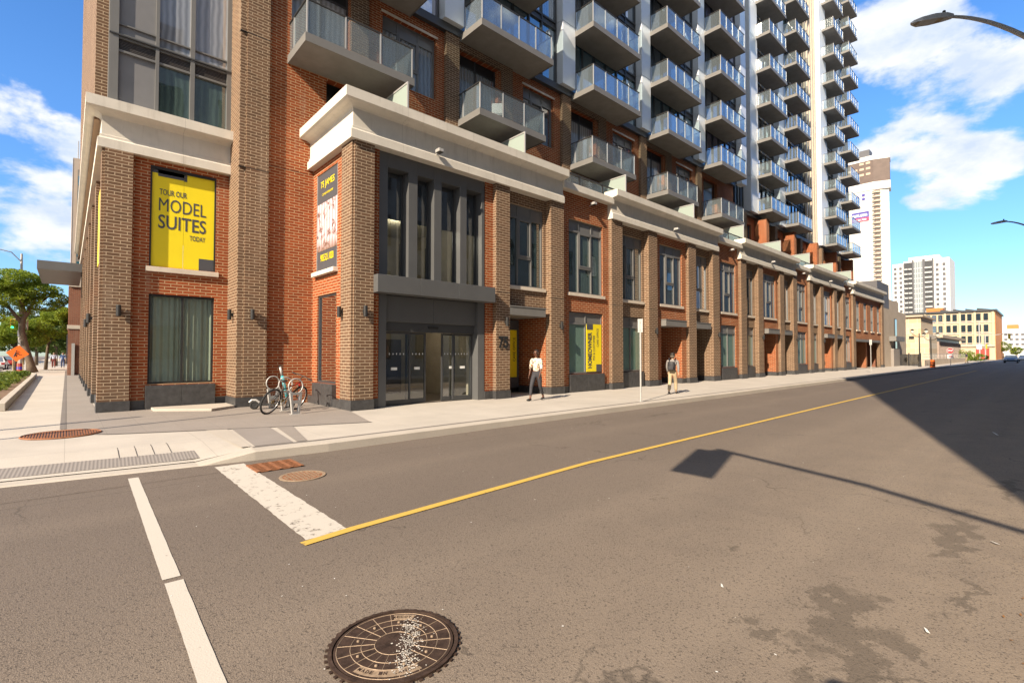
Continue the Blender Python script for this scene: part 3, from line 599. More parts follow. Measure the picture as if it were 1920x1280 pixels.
# storefront: charcoal surround, four tall lights over a band, door set below
SF = 12.90
m = MB(); cols = [(6.58, 6.86), (7.55, 7.86), (8.46, 8.74), (9.47, 9.74), (10.38, 10.50)]
for a, b_ in cols: m.box(a, b_, SF, SF+.45, 3.6, 7.437)
for (a, b_), (c, d) in zip(cols, cols[1:]): m.box(b_+.001, c-.001, SF+.0, SF+.42, 7.02, 7.436); m.box(b_+.001, c-.001, SF+.02, SF+.4, 3.6, 3.84)
bp(m, 'storefront_frame', M_GREY, bevel=.006)
for (a, b_), (c, d) in zip(cols, cols[1:]):
    f = bp(MB().box(b_+.002, b_+.05, SF+.34, SF+.40, 3.85, 7.015).box(c-.05, c-.002, SF+.34, SF+.40, 3.85, 7.015), 'window', M_FRAME)
    MB().quad((b_+.03, SF+.37, 3.86), (c-.03, SF+.37, 3.86), (c-.03, SF+.37, 7.01), (b_+.03, SF+.37, 7.01)).build('pane', M_CG, f)
    MB().box(b_+.01, c-.01, SF+.42, SF+.43, 5.62, 7.02).build('roller_blind', mat('grey_blind', (.13, .125, .14), .8), f)
m = MB().box(6.33, 7.70, 12.45, 12.9, 3.27, 3.77).box(7.706, 9.09, 12.45, 12.9, 3.27, 3.77).box(9.096, 10.62, 12.45, 12.9, 3.27, 3.77); bp(m, 'entrance_band', M_GREY, bevel=.008)
m = MB().box(6.60, 6.84, SF, SF+.5, 0, 3.268).box(10.22, 10.5, SF, SF+.5, 0, 3.268).box(6.842, 8.52, SF+.12, SF+.3, 2.50, 3.266).box(8.526, 10.218, SF+.12, SF+.3, 2.50, 3.266)
bp(m, 'entrance_surround', M_GREY, bevel=.006)
bp(MB().box(6.845, 10.215, SF+.2, SF+.42, 2.22, 2.497), 'door_header', M_FRAME)
bp(MB().box(8.4, 8.75, SF+.17, SF+.2, 2.33, 2.4), 'door_sensor', M_BLACK)
for k, (a, b_, y) in enumerate(((6.86, 7.82, SF+.30), (7.70, 8.42, SF+.38), (9.02, 9.55, SF+.38), (9.40, 10.21, SF+.30))):
    m = MB(); m.box(a, a+.055, y, y+.05, .02, 2.21); m.box(b_-.055, b_, y, y+.05, .02, 2.21); m.box(a+.056, b_-.056, y, y+.05, 2.15, 2.21); m.box(a+.056, b_-.056, y, y+.05, .02, .16)
    f = bp(m, 'sliding_door', M_FRAME); MB().quad((a+.03, y+.025, .1), (b_-.03, y+.025, .1), (b_-.03, y+.025, 2.18), (a+.03, y+.025, 2.18)).build('pane', M_CG, f)
    MB().box(a+.3, a+.5, y-.003, y+.0, 1.06, 1.14).build('door_sticker', mat('white_sticker', (.8, .82, .8)), f)
    m = MB()
    for q in range(6): m.box(a+.12+q*.12, a+.145+q*.12, y+.018, y+.02, 1.52, 1.57) if a+.15+q*.12 < b_-.06 else None
    m.build('safety_dots', M_WHITE, f)
# lobby interior
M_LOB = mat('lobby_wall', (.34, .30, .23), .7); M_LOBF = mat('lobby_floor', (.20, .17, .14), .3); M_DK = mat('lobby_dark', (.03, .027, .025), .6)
m = MB(); m.quad((6.7, 17.6, 0), (10.45, 17.6, 0), (10.45, 17.6, 7.3), (6.7, 17.6, 7.3)); m.quad((6.7, 13.4, 0), (6.7, 17.6, 0), (6.7, 17.6, 7.3), (6.7, 13.4, 7.3)); m.quad((10.45, 13.4, 0), (10.45, 17.6, 0), (10.45, 17.6, 7.3), (10.45, 13.4, 7.3)); bp(m, 'lobby_wall', M_LOB)
bp(MB().quad((6.7, 13.2, .02), (10.45, 13.2, .02), (10.45, 17.6, .02), (6.7, 17.6, .02)), 'lobby_floor', M_LOBF)
bp(MB().box(6.7, 10.45, 13.36, 17.6, 3.2, 3.55), 'lobby_ceiling', M_LOB); bp(MB().box(6.7, 10.45, 13.40, 17.6, 6.2, 6.3), 'lobby_ceiling', mat('ceiling_cream', (.42, .38, .28), .8))
bp(MB().box(7.0, 8.2, 16.2, 17.5, .02, 2.4).box(9.0, 9.6, 16.9, 17.5, .02, 2.1).box(6.9, 7.6, 15.0, 15.1, 3.6, 5.6).box(8.8, 9.3, 15.6, 15.7, 3.6, 5.5).box(9.9, 10.3, 15.6, 15.7, 3.6, 5.5), 'lobby_partition', M_DK)
le = bpy.data.materials.new('downlight_glow'); le.use_nodes = True; q = le.node_tree.nodes['Principled BSDF']; q.inputs['Emission Color'].default_value = (1, .8, .5, 1); q.inputs['Emission Strength'].default_value = 8
for x, y, z in ((7.4, 15.2, 6.19), (8.2, 14.6, 6.19), (9.2, 14.9, 6.19), (7.6, 14.8, 3.19), (8.8, 15.2, 3.19), (9.8, 14.6, 3.19)): bp(MB().lathe([(.09, 0), (.09, -.012), (.001, -.012)], (x, y, z), 14), 'downlight', le)
bp(MB().lathe([(.06, 0), (.06, -.012), (.001, -.012)], (12.2, 13.6, 2.949), 14), 'downlight', le)
bp(MB().box(5.85, 10.8, 13.5, 17.7, 7.32, 7.42), 'ceiling_slab', M_SLAB)
for i_, (lx, ly, lz, lp) in enumerate(((8.4, 15.0, 2.95, 22), (8.4, 15.2, 5.9, 22))):
    ld = bpy.data.lights.new('lobby_light', 'POINT'); ld.energy = lp; ld.color = (1, .86, .68); ld.shadow_soft_size = .25; lo = bpy.data.objects.new('lobby_light', ld); COL.objects.link(lo); lo.location = (lx, ly, lz)
bp(MB().box(10.46, 10.86, YR+.05, 18, .3, 7.3), 'party_wall', M_DK); bp(MB().box(6.35, 6.69, YR+.05, 17.6, .3, 7.3), 'party_wall', M_DK); bp(MB().box(6.70, 10.45, 13.05, 13.40, 3.27, 3.6), 'spandrel', M_DK)  # unseen dark blocks added to stop light leaking round the lobby
# house number
m = MB(); text_mb(m, '75', (10.94, YP-.035, 1.72), (1, 0, 0), (0, 0, 1), .46, .44, 0, .05); 
i_ = len(m.v); bp(m, 'house_number', M_BLACK); 
# ---------------------------------------------------------------- left block, tall pier
bp(MB().box(3.62, 3.80, 15.80, 17.3, .28, 46).box(3.8001, 4.42, 15.75, 16.6, .28, 46), 'brick_pier', M_BRN); bp(MB().box(3.60, 4.44, 15.73, 17.3, 0, .277), 'pier_base', M_GRAN)
bp(MB().box(3.61, 4.43, 15.745, 15.9, 7.02, 7.035).box(3.61, 4.43, 15.745, 15.9, 11.05, 11.065), 'brick_joint', M_BLACK)
bp(MB().box(.66, 1.26, 16.75, 17.2, .28, 7.037).box(.60, .6601, 16.81, 17.3, .28, 7.037), 'brick_pier', M_BRN); bp(MB().box(.58, 1.28, 16.73, 17.3, 0, .277), 'pier_base', M_GRAN)
LW = 16.93
bp(wall_y(MB(), 1.26, 3.62, 0, 7.04, LW, [(1.67, 3.27, .70, 3.24, .16), (1.66, 3.28, 4.02, 6.88, .12)]), 'brick_wall', M_RED)
bp(MB().box(1.62, 2.46, LW-.10, LW+.1, .0, .66), 'granite_base', M_GRAN, bevel=.006); bp(MB().box(2.465, 3.31, LW-.10, LW+.1, 0, .66), 'granite_base', M_GRAN, bevel=.006)
bp(MB().box(1.281, 1.61, LW-.03, LW+.1, 0, .25), 'wall_base', M_GRAN); bp(MB().box(3.32, 3.6, LW-.02, LW+.1, 0, .25), 'wall_base', M_GRAN)
bp(MB().box(1.58, 3.36, LW-.09, LW+.1, 3.86, 4.0), 'window_sill', M_SILL, bevel=.008)
m = MB()
for a, b_ in ((1.67, 1.72), (2.45, 2.50), (3.22, 3.27)): m.box(a, b_, LW+.06, LW+.13, .70, 3.24)
m.box(1.721, 2.449, LW+.06, LW+.13, 3.18, 3.239); m.box(2.501, 3.219, LW+.06, LW+.13, 3.18, 3.239); m.box(1.721, 2.449, LW+.06, LW+.13, .70, .75); m.box(2.501, 3.219, LW+.06, LW+.13, .70, .75)
f = bp(m, 'window', M_BLACK); MB().quad((1.7, LW+.1, .72), (3.25, LW+.1, .72), (3.25, LW+.1, 3.22), (1.7, LW+.1, 3.22)).build('pane', glass_clear('window_clear', (.80, .90, .84), .05), f)
m = MB(); pts = [(1.6+i*.012, LW+.24+.03*math.sin(i*.55+1.5*math.sin(i*.09))+.02*math.sin(i*.21)) for i in range(150)]
for a, b_ in zip(pts, pts[1:]): m.quad((a[0], a[1], .5), (b_[0], b_[1], .5), (b_[0], b_[1], 3.4), (a[0], a[1], 3.4))
m.build('curtain', M_CREAM, f, smooth=True)
bp(MB().box(.8, 3.6, 17.5, 40, .1, 3.5), 'room_core', M_DK)
# James Street side: piers, brick, dark glazing
for k in range(8):
    y = 17.3+k*3.4
    if k: bp(MB().box(.60, .9, y-.45, y+.3, .28, 7.04), 'brick_pier', M_BRN); bp(MB().box(.58, .9, y-.47, y+.32, 0, .277), 'pier_base', M_GRAN)
    y0, y1 = (17.32 if k == 0 else y+.3), y+2.95
    bp(MB().box(.76, .9, y0+.001, y1-.001, 3.3, 3.95).box(.76, .9, y0+.001, y1-.001, 6.7, 7.04), 'brick_wall', M_RED)
    f = bp(MB().box(.64, .8, y0+.001, y0+.06, 0.3, 3.29).box(.64, .8, y0+.001, y0+.06, 3.951, 6.69).box(.7, .8, y1-.08, y1-.002, .3, 3.29), 'window', M_GREY); MB().quad((.78, y0, .3), (.78, y1, .3), (.78, y1, 6.69), (.78, y0, 6.69)).build('pane', M_BG, f)
    bp(MB().box(.66, .9, y0+.001, y1-.001, 0, .28), 'wall_base', M_GRAN)
bp(MB().box(.62, .66, 17.45, 18.8, 4.1, 6.2), 'side_banner', M_YEL)
bp(MB().box(-1.32, .58, 38.0, 46, 6.33, 6.81), 'street_canopy', M_GREY)
# upper storeys over the left block
bp(MB().box(.44, .92, 17.25, 44, 7.9, 46), 'brick_wall', M_BRN)
bp(MB().box(3.0, 3.62, 17.2, 44, 8.2, 46), 'brick_wall', M_RED)
ZL = [8.28, 10.22, 14.0, 17.1, 20.2]
M_PANL = mat('grey_spandrel_panel', (.20, .20, .205), .5, .1, .05); M_LOUV = mat('dark_louvre', (.05, .045, .045), .6)
for z0 in (8.28, 10.24, 13.34, 16.44, 19.54):
    z1 = 10.20 if z0 < 9 else z0+3.06; m = MB(); xs = [(.72, .90), (1.72, 1.80), (2.55, 2.66), (3.50, 3.62)]
    for a, b_ in xs: m.box(a, b_, 16.83, 17.02, z0, z1)
    for (a, b_), (c, d) in zip(xs, xs[1:]):
        m.box(b_+.001, c-.001, 16.86, 17.0, z1-.06, z1-.002); m.box(b_+.001, c-.001, 16.86, 17.0, z1-.42, z1-.36); m.box(b_+.001, c-.001, 16.86, 17.0, z0+.001, z0+.05); m.box(b_+.001, c-.001, 16.88, 17.0, z0+.3, z0+.34) if z0 > 9 else None
    f = bp(m, 'bay_window', M_FRL)
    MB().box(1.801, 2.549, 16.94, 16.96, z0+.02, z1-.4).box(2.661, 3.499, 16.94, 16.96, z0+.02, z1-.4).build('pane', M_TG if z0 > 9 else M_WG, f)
    MB().box(.901, 1.719, 16.93, 16.96, z0+.02, z1-.4).build('panel', M_PANL, f)
    l = MB()
    for a, b_ in ((.901, 1.719), (1.801, 2.549), (2.661, 3.499)):
        for k in range(7): l.box(a, b_, 16.9, 16.95, z1-.355+k*.042, z1-.355+k*.042+.028)
    l.build('louvre', M_LOUV, f)
    bp(MB().box(.70, 3.62, 16.80, 17.02, z1+.001, z1+.035), 'bay_ledge', M_FRAME); bp(MB().box(.70, .72, 16.85, 17.3, z0, z1), 'bay_side', M_FRL)
# ---------------------------------------------------------------- tower, first section
bp(wall_y(MB(), 4.42, 5.83, 0.0, 7.98, TW), 'brick_wall', M_RED)
bp(wall_y(MB(), 4.42, 32.4, 7.98, 14.3, TW, [(6.2, 7.0, 7.98, 10.6, .2)] + [(11.6+6.85*k, 13.7+6.85*k, 7.98, 10.2, .3) for k in range(3)] + [(5.08, 7.0, 10.88, 13.9, .25)]+[(11.6+6.85*k, 13.7+6.85*k, 10.88, 13.9, .3) for k in range(3)] + [(8.2, 10.5, 11.45, 13.86, .22)]+[(15.2+6.85*k, 17.25+6.85*k, 11.45, 13.86, .22) for k in range(3)]), 'brick_wall', M_RED)
bp(MB().box(4.43, 5.6, TW-.005, TW+.1, 7.3, 7.312), 'brick_joint', M_BLACK)
CORE = bp(MB().box(4.45, 37.2, TW+.6, 34, 7.9, 50), 'tower_core', M_DK); bp(MB().box(38, 75, 17.8, 34, 7.9, 60), 'tower_core', M_DK); bp(MB().box(1.0, 4.4, 17.6, 34, 7.9, 46), 'tower_core', M_DK)
for k in range(4):
    O = 4.65+6.85*k
    bp(MB().box(O+2.36, O+2.98, TW-.10, TW-.001, 7.98, 14.297), 'brick_pier', M_BRN)
    bp(MB().box(O+6.22, O+6.86, TW-.16, TW-.001, 7.98, 14.297), 'brick_pier', M_BRN)
    if k: bp(MB().box(O+.01, O+2.355, TW-.10, TW-.002, 13.9, 14.297), 'brick_lintel', M_BRN); bp(MB().box(O+.01, O+2.355, TW-.10, TW-.002, 10.2, 10.64), 'brick_lintel', M_BRN)
    for z0, z1 in ((7.98, 10.2), (10.9, 13.9)):
        a, b_ = ((O+.43, O+2.35) if z0 > 9 else (6.2, 7.0)) if k == 0 else (O+.1, O+2.2); m = MB(); y = TW+.2
        for c in ((a, a+.95, b_-.06) if b_-a > 1 else (a,)): m.box(c, c+.06, y, y+.06, z0, z1)
        if b_-a > 1: m.box(a+.061, a+.949, y, y+.06, z1-.45, z1-.40); m.box(a+1.011, b_-.061, y, y+.06, z1-.45, z1-.40)
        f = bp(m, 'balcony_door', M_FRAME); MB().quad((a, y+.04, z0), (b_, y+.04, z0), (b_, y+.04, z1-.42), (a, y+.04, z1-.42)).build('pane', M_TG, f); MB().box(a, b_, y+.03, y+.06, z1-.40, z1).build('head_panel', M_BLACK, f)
    a, b_ = (8.2, 10.5) if k == 0 else (O+3.70, O+5.75)
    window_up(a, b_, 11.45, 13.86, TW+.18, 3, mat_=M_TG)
    bp(MB().box(a-.05, b_+.05, TW-.03, TW+.1, 13.862, 13.95), 'lintel', M_SILL)
bp(MB().box(4.45, 32.4, TW-.20, TW+.3, 14.302, 14.62), 'slab_band', M_FRAME)
def curtain_wall(w_, h, marks, name='window_wall'):
    m = MB(); y = 0
    for c in marks: m.box(c, c+.07, -.05, .08, 0, h-.002)
    for a, b_ in zip(marks, marks[1:]): m.box(a+.071, b_-.001, -.03, .08, 0.001, .06); m.box(a+.071, b_-.001, -.06, .08, h-.38, h-.33); m.box(a+.071, b_-.001, -.06, .08, h-.07, h-.004); m.box(a+.071, b_-.001, -.0, .06, h-.33, h-.07)
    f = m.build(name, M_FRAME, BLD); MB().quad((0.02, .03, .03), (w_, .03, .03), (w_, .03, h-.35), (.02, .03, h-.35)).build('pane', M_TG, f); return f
def balcony(w_, d, n):
    s = MB().box(0, w_, -d, 0, -.20, 0); b0 = s.build('balcony', M_SLAB, BLD)
    m = MB().box(-.015, w_+.015, -d-.015, -d, -.23, .03); m.box(-.015, 0, -d, -.0, -.23, .03); m.box(w_, w_+.015, -d, 0, -.23, .03); m.build('edge_trim', M_EDGE, b0)
    m = MB(); p = MB(); g = MB(); H = 1.07
    m.box(.02, w_-.02, -d+.03, -d+.075, H-.02, H+.015); m.box(.02, .065, -d+.0751, 0, H-.02, H+.015); m.box(w_-.065, w_-.02, -d+.0751, 0, H-.02, H+.015)
    for i in range(n+1): x = .03+(w_-.10)*i/n; p.box(x, x+.04, -d+.03, -d+.07, .02, H-.021)
    for x in (.03, w_-.07): p.box(x, x+.04, -.45, -.41, .02, H-.021)
    for i in range(n): x = .03+(w_-.10)*i/n; g.box(x+.05, x+(w_-.10)/n-.01, -d+.045, -d+.055, .08, H-.05)
    for x in (.045, w_-.055): g.box(x, x+.01, -d+.085, -.46, .08, H-.05); g.box(x, x+.01, -.40, -.02, .08, H-.05)
    m.build('handrail', M_RAIL, b0); p.build('railing_posts', M_POST, b0); g.build('glass_panel', M_BAL, b0); return b0
CW = curtain_wall(5.9, 3.1, [0, 1.0, 2.0, 3.0, 4.0, 4.85, 5.83]); BAL = balcony(4.0, 1.55, 4); BALS = balcony(3.6, 1.55, 3)
off = wloc(BLD)
def put(src, x, y, z, first=[set()]):
    L_ = Vector((x, y, z))
    if src.name not in first[0]: first[0].add(src.name); src.location = L_-off+off*1; src.location = L_; return src
    c = src.copy(); COL.objects.link(c); c.parent = BLD; c.location = L_
    for ch in list(src.children): g = ch.copy(); COL.objects.link(g); g.parent = c
    return c
# builders above subtract the building's origin, so a part's own zero sits at world zero; locations below are world offsets
put(BALS, 4.98, TW, 10.88)
for k in range(1, 5): put(BALS, 11.5+6.85*(k-1) - (.05 if k else 0), TW, 10.88)
for k in range(5):
    O = 4.65+6.85*k
    for j in range(0, k+3):
        z = 14.40+3.09*j
        put(CW, O+.05 if k < 4 else O+.05, TW+.02, z+.23)
        put(BAL, O+.05 + (0.6 if k == 0 else 0), TW, z)
for k in range(5):
    O = 4.65+6.85*k; top = 14.62+3.09*(k+3)
    m = MB()
    z = 14.622; j = 0
    while z < top: m.box(O+5.97, O+6.90, TW-.42, TW+.1, z, z+3.07); z += 3.09
    if k == 0: bp(MB().box(4.2, 4.69, TW-.1, TW+.1, 14.622, top), 'white_fin', M_WHITE)
    bp(m, 'white_fin', M_WHITE, bevel=.01)
# brick stretch between the two sections
T2 = 17.1
bp(wall_y(MB(), 32.4, 37.4, 7.98, 14.3, TW, [(32.6, 34.7, 10.88, 13.9, .3)]), 'brick_wall', M_RED); bp(MB().box(32.6, 34.7, TW+.2, TW+.25, 10.88, 13.9), 'balcony_door', M_BG)
bp(MB().box(32.401, 37.4, TW-.20, TW+.3, 14.302, 14.62), 'slab_band', M_FRAME)
Z2 = 13.83; m = MB()
bp(wall_y(MB(), 37.4, 75, 7.9, 13.3, T2, [(38.5+3.45*k, 40.3+3.45*k, 8.0, 12.7, .3) for k in range(10)]), 'brick_wall', M_RED)
for k in range(11): bp(MB().box(37.6+3.45*k, 38.2+3.45*k, T2-1.0 if k % 2 == 0 else T2-.5, T2-.001, 7.98, 13.28), 'brick_pier', M_BRN if k % 2 else M_RED)
for k in range(10):
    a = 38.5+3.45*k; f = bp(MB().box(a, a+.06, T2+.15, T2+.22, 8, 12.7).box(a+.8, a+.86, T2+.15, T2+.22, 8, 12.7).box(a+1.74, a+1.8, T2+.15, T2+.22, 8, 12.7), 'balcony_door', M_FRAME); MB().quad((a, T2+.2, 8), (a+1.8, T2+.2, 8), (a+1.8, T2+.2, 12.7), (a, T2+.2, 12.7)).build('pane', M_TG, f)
bp(MB().box(37.4, 75, T2-.3, T2+.3, 13.302, 13.62), 'slab_band', M_FRAME)
for x, w2, n in ((36.2, 6.2, 9), (44.3, 5, 10), (51.0, 8.2, 11), (56.2, 5.9, 11), (64.2, 4.6, 13), (69.5, 5.9, 13)):
    for j in range(n): put(CW, x, T2+.02, Z2+.1+3.07*j)
for x, n in ((43.9, 9), (50.5, 10), (62.9, 12), (69.4, 13)):
    for j in range(n): put(BAL, x, T2-.15, Z2+3.07*j)
for a, b_, n in ((42.5, 44.15, 10), (49.2, 50.6, 11), (61.9, 64.2, 14), (68.6, 69.9, 14)):
    m = MB()
    for j in range(n): m.box(a, b_, T2-.55, T2+.1, Z2-.2+3.07*j, Z2-.2+3.07*j+3.05)
    bp(m, 'white_fin', M_WHITE, bevel=.01)
m = MB()
for a in (57.9, 58.7, 59.5, 60.3, 61.1): m.box(a, a+.25, T2-.25, T2-.06, Z2-.2, Z2+3.07*13)
bp(m, 'beige_mullion', mat('beige_metal', (.5, .42, .33), .5))
m = MB()
for a in (37.9, 39.0, 40.1, 41.2): m.box(a, a+.18, T2-.2, T2-.06, Z2-.2, Z2+3.07*10)
bp(m, 'dark_mullion', M_FRAME)
# frosted privacy screens on the podium roof
for x in (7.9, 13.1, 19.9, 26.7, 33.6, 40.4, 47.2, 54.0, 60.5):
    f = bp(MB().box(x, x+.05, 13.6, 13.65, 8, 10.25).box(x, x+.05, 15.7, 15.75, 8, 10.25).box(x, x+.05, 13.651, 15.699, 10.2, 10.25), 'privacy_screen', M_POST); MB().box(x+.02, x+.03, 13.65, 15.7, 8.05, 10.2).build('glass_panel', M_FROST, f)
# ================================================================ posters on the building
def poster(name, loc, label, back, mats): ...
t = thing('window_poster', (2.47, LW+.05, 4.0), 'large yellow poster reading MODEL SUITES over the curtained window', 'poster')
y = LW+.06
MB().box(1.66, 1.70, y-.05, y+.02, 4.02, 6.88).box(3.24, 3.28, y-.05, y+.02, 4.02, 6.88).box(1.701, 3.239, y-.05, y+.02, 6.80, 6.88).build('poster_frame', M_BLACK, t)
MB().box(1.70, 2.462, y, y+.02, 4.02, 6.80).box(2.468, 3.24, y, y+.02, 4.02, 6.80).build('panel', M_YEL, t)
MB().box(1.84, 2.462, y-.004, y-.001, 6.62, 6.798).box(2.468, 2.54, y-.004, y-.001, 6.60, 6.798).box(2.86, 3.238, y-.004, y-.001, 4.022, 4.38).box(1.701, 2.462, y-.004, y-.001, 6.70, 6.7985).build('slate_block', M_SLATE, t)
m = MB()
for s, x, z, w_, h, bo in (('TOUR OUR', 1.88, 6.10, .66, .17, .012), ('MODEL', 1.87, 5.63, 1.16, .38, .0), ('SUITES', 1.86, 5.13, 1.17, .40, .012), ('TODAY', 2.62, 4.88, .40, .15, .012)): text_mb(m, s, (x, y-.006, z), (1, 0, 0), (0, 0, 1), w_, h, 0, bo)
m.build('lettering', M_SLATE, t)
x = PX+.14
t = thing('wall_banner', (x, 14.8, 4.1), 'tall slate banner with yellow lettering on the side wall of the entrance pavilion', 'banner')
MB().box(x, x+.05, 14.02, 15.58, 4.12, 7.18).build('panel', M_SLATE, t)
MB().box(x-.02, x+.06, 15.581, 15.60, 4.10, 7.2).box(x-.02, x+.06, 14.0, 14.019, 4.10, 7.2).build('banner_frame', M_POST, t)
b = NB('room_photo_print'); s_ = b.n('ShaderNodeSeparateXYZ', {0: b.pos()}); st = b.m_('SINE', b.m_('MULTIPLY', s_.outputs[1], 30)); c = b.mix(b.ramp(st, -.2, .4), (.50, .36, .38), (.66, .58, .62))
c = b.mix(b.ramp(b.noise(4, 5, .7), .52, .62), c, (.16, .08, .06)); c = b.mix(b.ramp(s_.outputs[2], 5.1, 4.7), c, (.20, .12, .08)); b.col(c)
MB().box(x-.006, x-.001, 14.04, 15.57, 4.75, 6.25).build('printed_picture', b.m, t)
m = MB(); text_mb(m, '75 JAMES', (x-.008, 15.32, 6.68), (0, -1, 0), (0, 0, 1), 1.05, .26, 0, .01); text_mb(m, 'CONDOMINIUMS', (x-.008, 15.22, 6.48), (0, -1, 0), (0, 0, 1), .85, .07, 0, .01); text_mb(m, '905.521.1020', (x-.008, 15.3, 4.42), (0, -1, 0), (0, 0, 1), 1.0, .22, 0, .02)
m.build('lettering', M_YEL, t)
t = thing('window_poster', (16.7, YR+.12, .8), 'yellow poster reading HOMEOWNER up the right half of a shop window', 'poster')
y = YR+.045; X0, X1 = 16.02, 17.02
MB().box(X0, X1, y, y+.02, .80, 2.80).build('panel', M_YEL, t); MB().box(X0, X0+.42, y-.004, y-.001, 2.56, 2.80).box(X1-.36, X1, y-.004, y-.001, .80, 1.1).build('slate_block', M_SLATE, t)
m = MB(); text_mb(m, 'HOMEOWNER', (X0+.34, y-.006, .95), (0, 0, 1), (-1, 0, 0), 1.5, .26, 0, .03); text_mb(m, 'PDI & CUSTOMER', (X0+.55, y-.006, 1.28), (0, 0, 1), (-1, 0, 0), 1.05, .13, 0, .0); text_mb(m, 'CARE OFFICE', (X0+.80, y-.006, 1.85), (0, 0, 1), (-1, 0, 0), .78, .13, 0, .0)
m.build('lettering', M_SLATE, t)
t = thing('door_poster', (13.0, YB+1.5, .3), 'shaded yellow CARE OFFICE poster at the back of the recessed doorway beside number 75', 'poster')
y = YB+1.40
MB().box(12.3, 13.5, y, y+.02, .2, 2.9).build('backing', M_SLATE, t); MB().box(12.4, 13.38, y-.01, y-.001, .62, 2.5).build('panel', M_YEL, t); m = MB(); text_mb(m, 'CARE OFFICE', (13.3, y-.012, 1.25), (0, 0, 1), (-1, 0, 0), .95, .13, 0, .005); text_mb(m, 'HOMEOWNER', (12.98, y-.012, .8), (0, 0, 1), (-1, 0, 0), 1.4, .24, 0, .02); m.build('lettering', M_BLACK, t)
# ================================================================ wall lamps and floodlights
def sconce(x, y, z, ax, label):
    t = thing('wall_lamp', (x, y, z), label, 'wall lamp', 'black wall lamps along the brick piers'); c = (x, y, z)
    d = Vector((0, -1, 0)) if ax == 'y' else Vector((-1, 0, 0)); q = Vector(c)+d*.10
    MB().lathe([(.052, -.15), (.056, -.14), (.056, .14), (.052, .15)], q, 14).build('shade', M_BLACK, t, smooth=False)
    a = Vector(c); m = MB(); s = Vector((.035, .0, 0)) if ax == 'y' else Vector((0, .035, 0))
    p0, p1 = a-s, a+s+d*.06; m.box(min(p0.x, p1.x), max(p0.x, p1.x), min(p0.y, p1.y), max(p0.y, p1.y), z-.05, z+.05); m.build('bracket', M_BLACK, t)
sconce(1.0, 16.75, 2.70, 'y', 'wall lamp on the brown pier at the left corner of the building')
sconce(3.62, 16.2, 2.70, 'x', 'wall lamp on the sunlit side of the tall brown pier')
sconce(4.0, 15.75, 2.70, 'y', 'wall lamp on the front of the tall brown pier above the scooter')
sconce(PX, 13.3, 2.72, 'x', 'wall lamp on the side of the entrance corner pier')
sconce(6.05, YP, 2.72, 'y', 'wall lamp on the front of the entrance corner pier')
sconce(11.28, YP, 2.66, 'y', 'wall lamp above the number 75')
sconce(14.12, YP, 2.64, 'y', 'wall lamp on the pier right of the woman walking')
for i, (a, b_) in enumerate(PIERS):
    if a in (20.44, 27.1, 33.6, 40.2, 46.8, 53.5): sconce((a+b_)/2+.15, YP, 2.64, 'y', '%s wall lamp along the street piers beyond the man with the backpack' % {20.44: 'nearest', 27.1: 'second', 33.6: 'third', 40.2: 'fourth', 46.8: 'fifth', 53.5: 'farthest'}[a])
sconce(.60, 20.9, 2.70, 'x', 'nearer wall lamp on the shaded side wall round the left corner'); sconce(.60, 24.3, 2.70, 'x', 'farther wall lamp on the shaded side wall round the left corner')
def flood(x, y, z, label):
    t = thing('floodlight', (x, y, z), label, 'floodlight', 'small floodlights under the cornice')
    MB().tube([(x, y, z), (x, y-.12, z+.02)], .02, 6).build('arm', M_STEEL, t)
    m = MB().box(x-.09, x+.09, y-.32, y-.10, z-.0, z+.10); m.build('housing', M_STEEL, t, bevel=.01); MB().box(x-.075, x+.075, y-.31, y-.12, z-.012, z-.001).build('lens', M_BLACK, t)
for x, y, z, l in ((8.35, YP-.05, 7.72, 'floodlight on the white cornice above the entrance'), (16.2, YR, 7.78, 'floodlight on the first red brick parapet'), (22.6, YP-.05, 7.78, 'floodlight on the second white cornice'), (29.6, YR, 7.78, 'floodlight on the second red brick parapet'), (35.6, YP-.05, 7.78, 'floodlight on the third white cornice'), (42.5, YR, 7.78, 'floodlight on the third red brick parapet'), (48.8, YP-.05, 7.78, 'floodlight on the fourth white cornice'), (55.7, YR, 7.78, 'floodlight on the farthest red brick parapet')): flood(x, y, z, l)
# ================================================================ racks, bicycle, scooter
def rack(x, y, rz, label):
    t = thing('bicycle_rack', (x, y, 0), label, 'bicycle rack', 'metal ring bicycle racks by the red brick wall')
    c, s = math.cos(rz), math.sin(rz); a, b_, d = (c, s, 0), (0, 0, 1), (-s, c, 0)
    MB().ring((x, y, .72), .19, .017, tilt=(a, b_, d), n=32, m=8).build('ring', M_STEEL, t, smooth=True)
    m = MB(); P_ = lambda u, z, q: (x+c*u-s*q, y+s*u+c*q, z)
    for q0, q1 in ((-.03, .03),):
        def slab(pts):
            n = len(pts); i = len(m.v); m.v += [P_(u, z, q0) for u, z in pts]+[P_(u, z, q1) for u, z in pts]
            for k in range(n): m.f.append((i+k, i+(k+1) % n, i+n+(k+1) % n, i+n+k)); m.mi.append(0)
            m.f.append(tuple(i+k for k in range(n))); m.f.append(tuple(i+n+k for k in range(n))); m.mi += [0, 0]
        for sg in (-1, 1): slab([(sg*.055, .0), (sg*.10, 0), (sg*.165, .56), (sg*.10, .56)])
        slab([(-.055, 0), (.055, 0), (.06, .07), (-.06, .07)]); slab([(-.078, .28), (.078, .28), (.084, .36), (-.084, .36)]); slab([(-.098, .50), (.098, .50), (.10, .555), (-.10, .555)])
    m.build('stand', M_STEEL, t); MB().box(x-.13, x+.13, y-.06, y+.06, .004, .018).build('base_plate', M_STEEL, t)
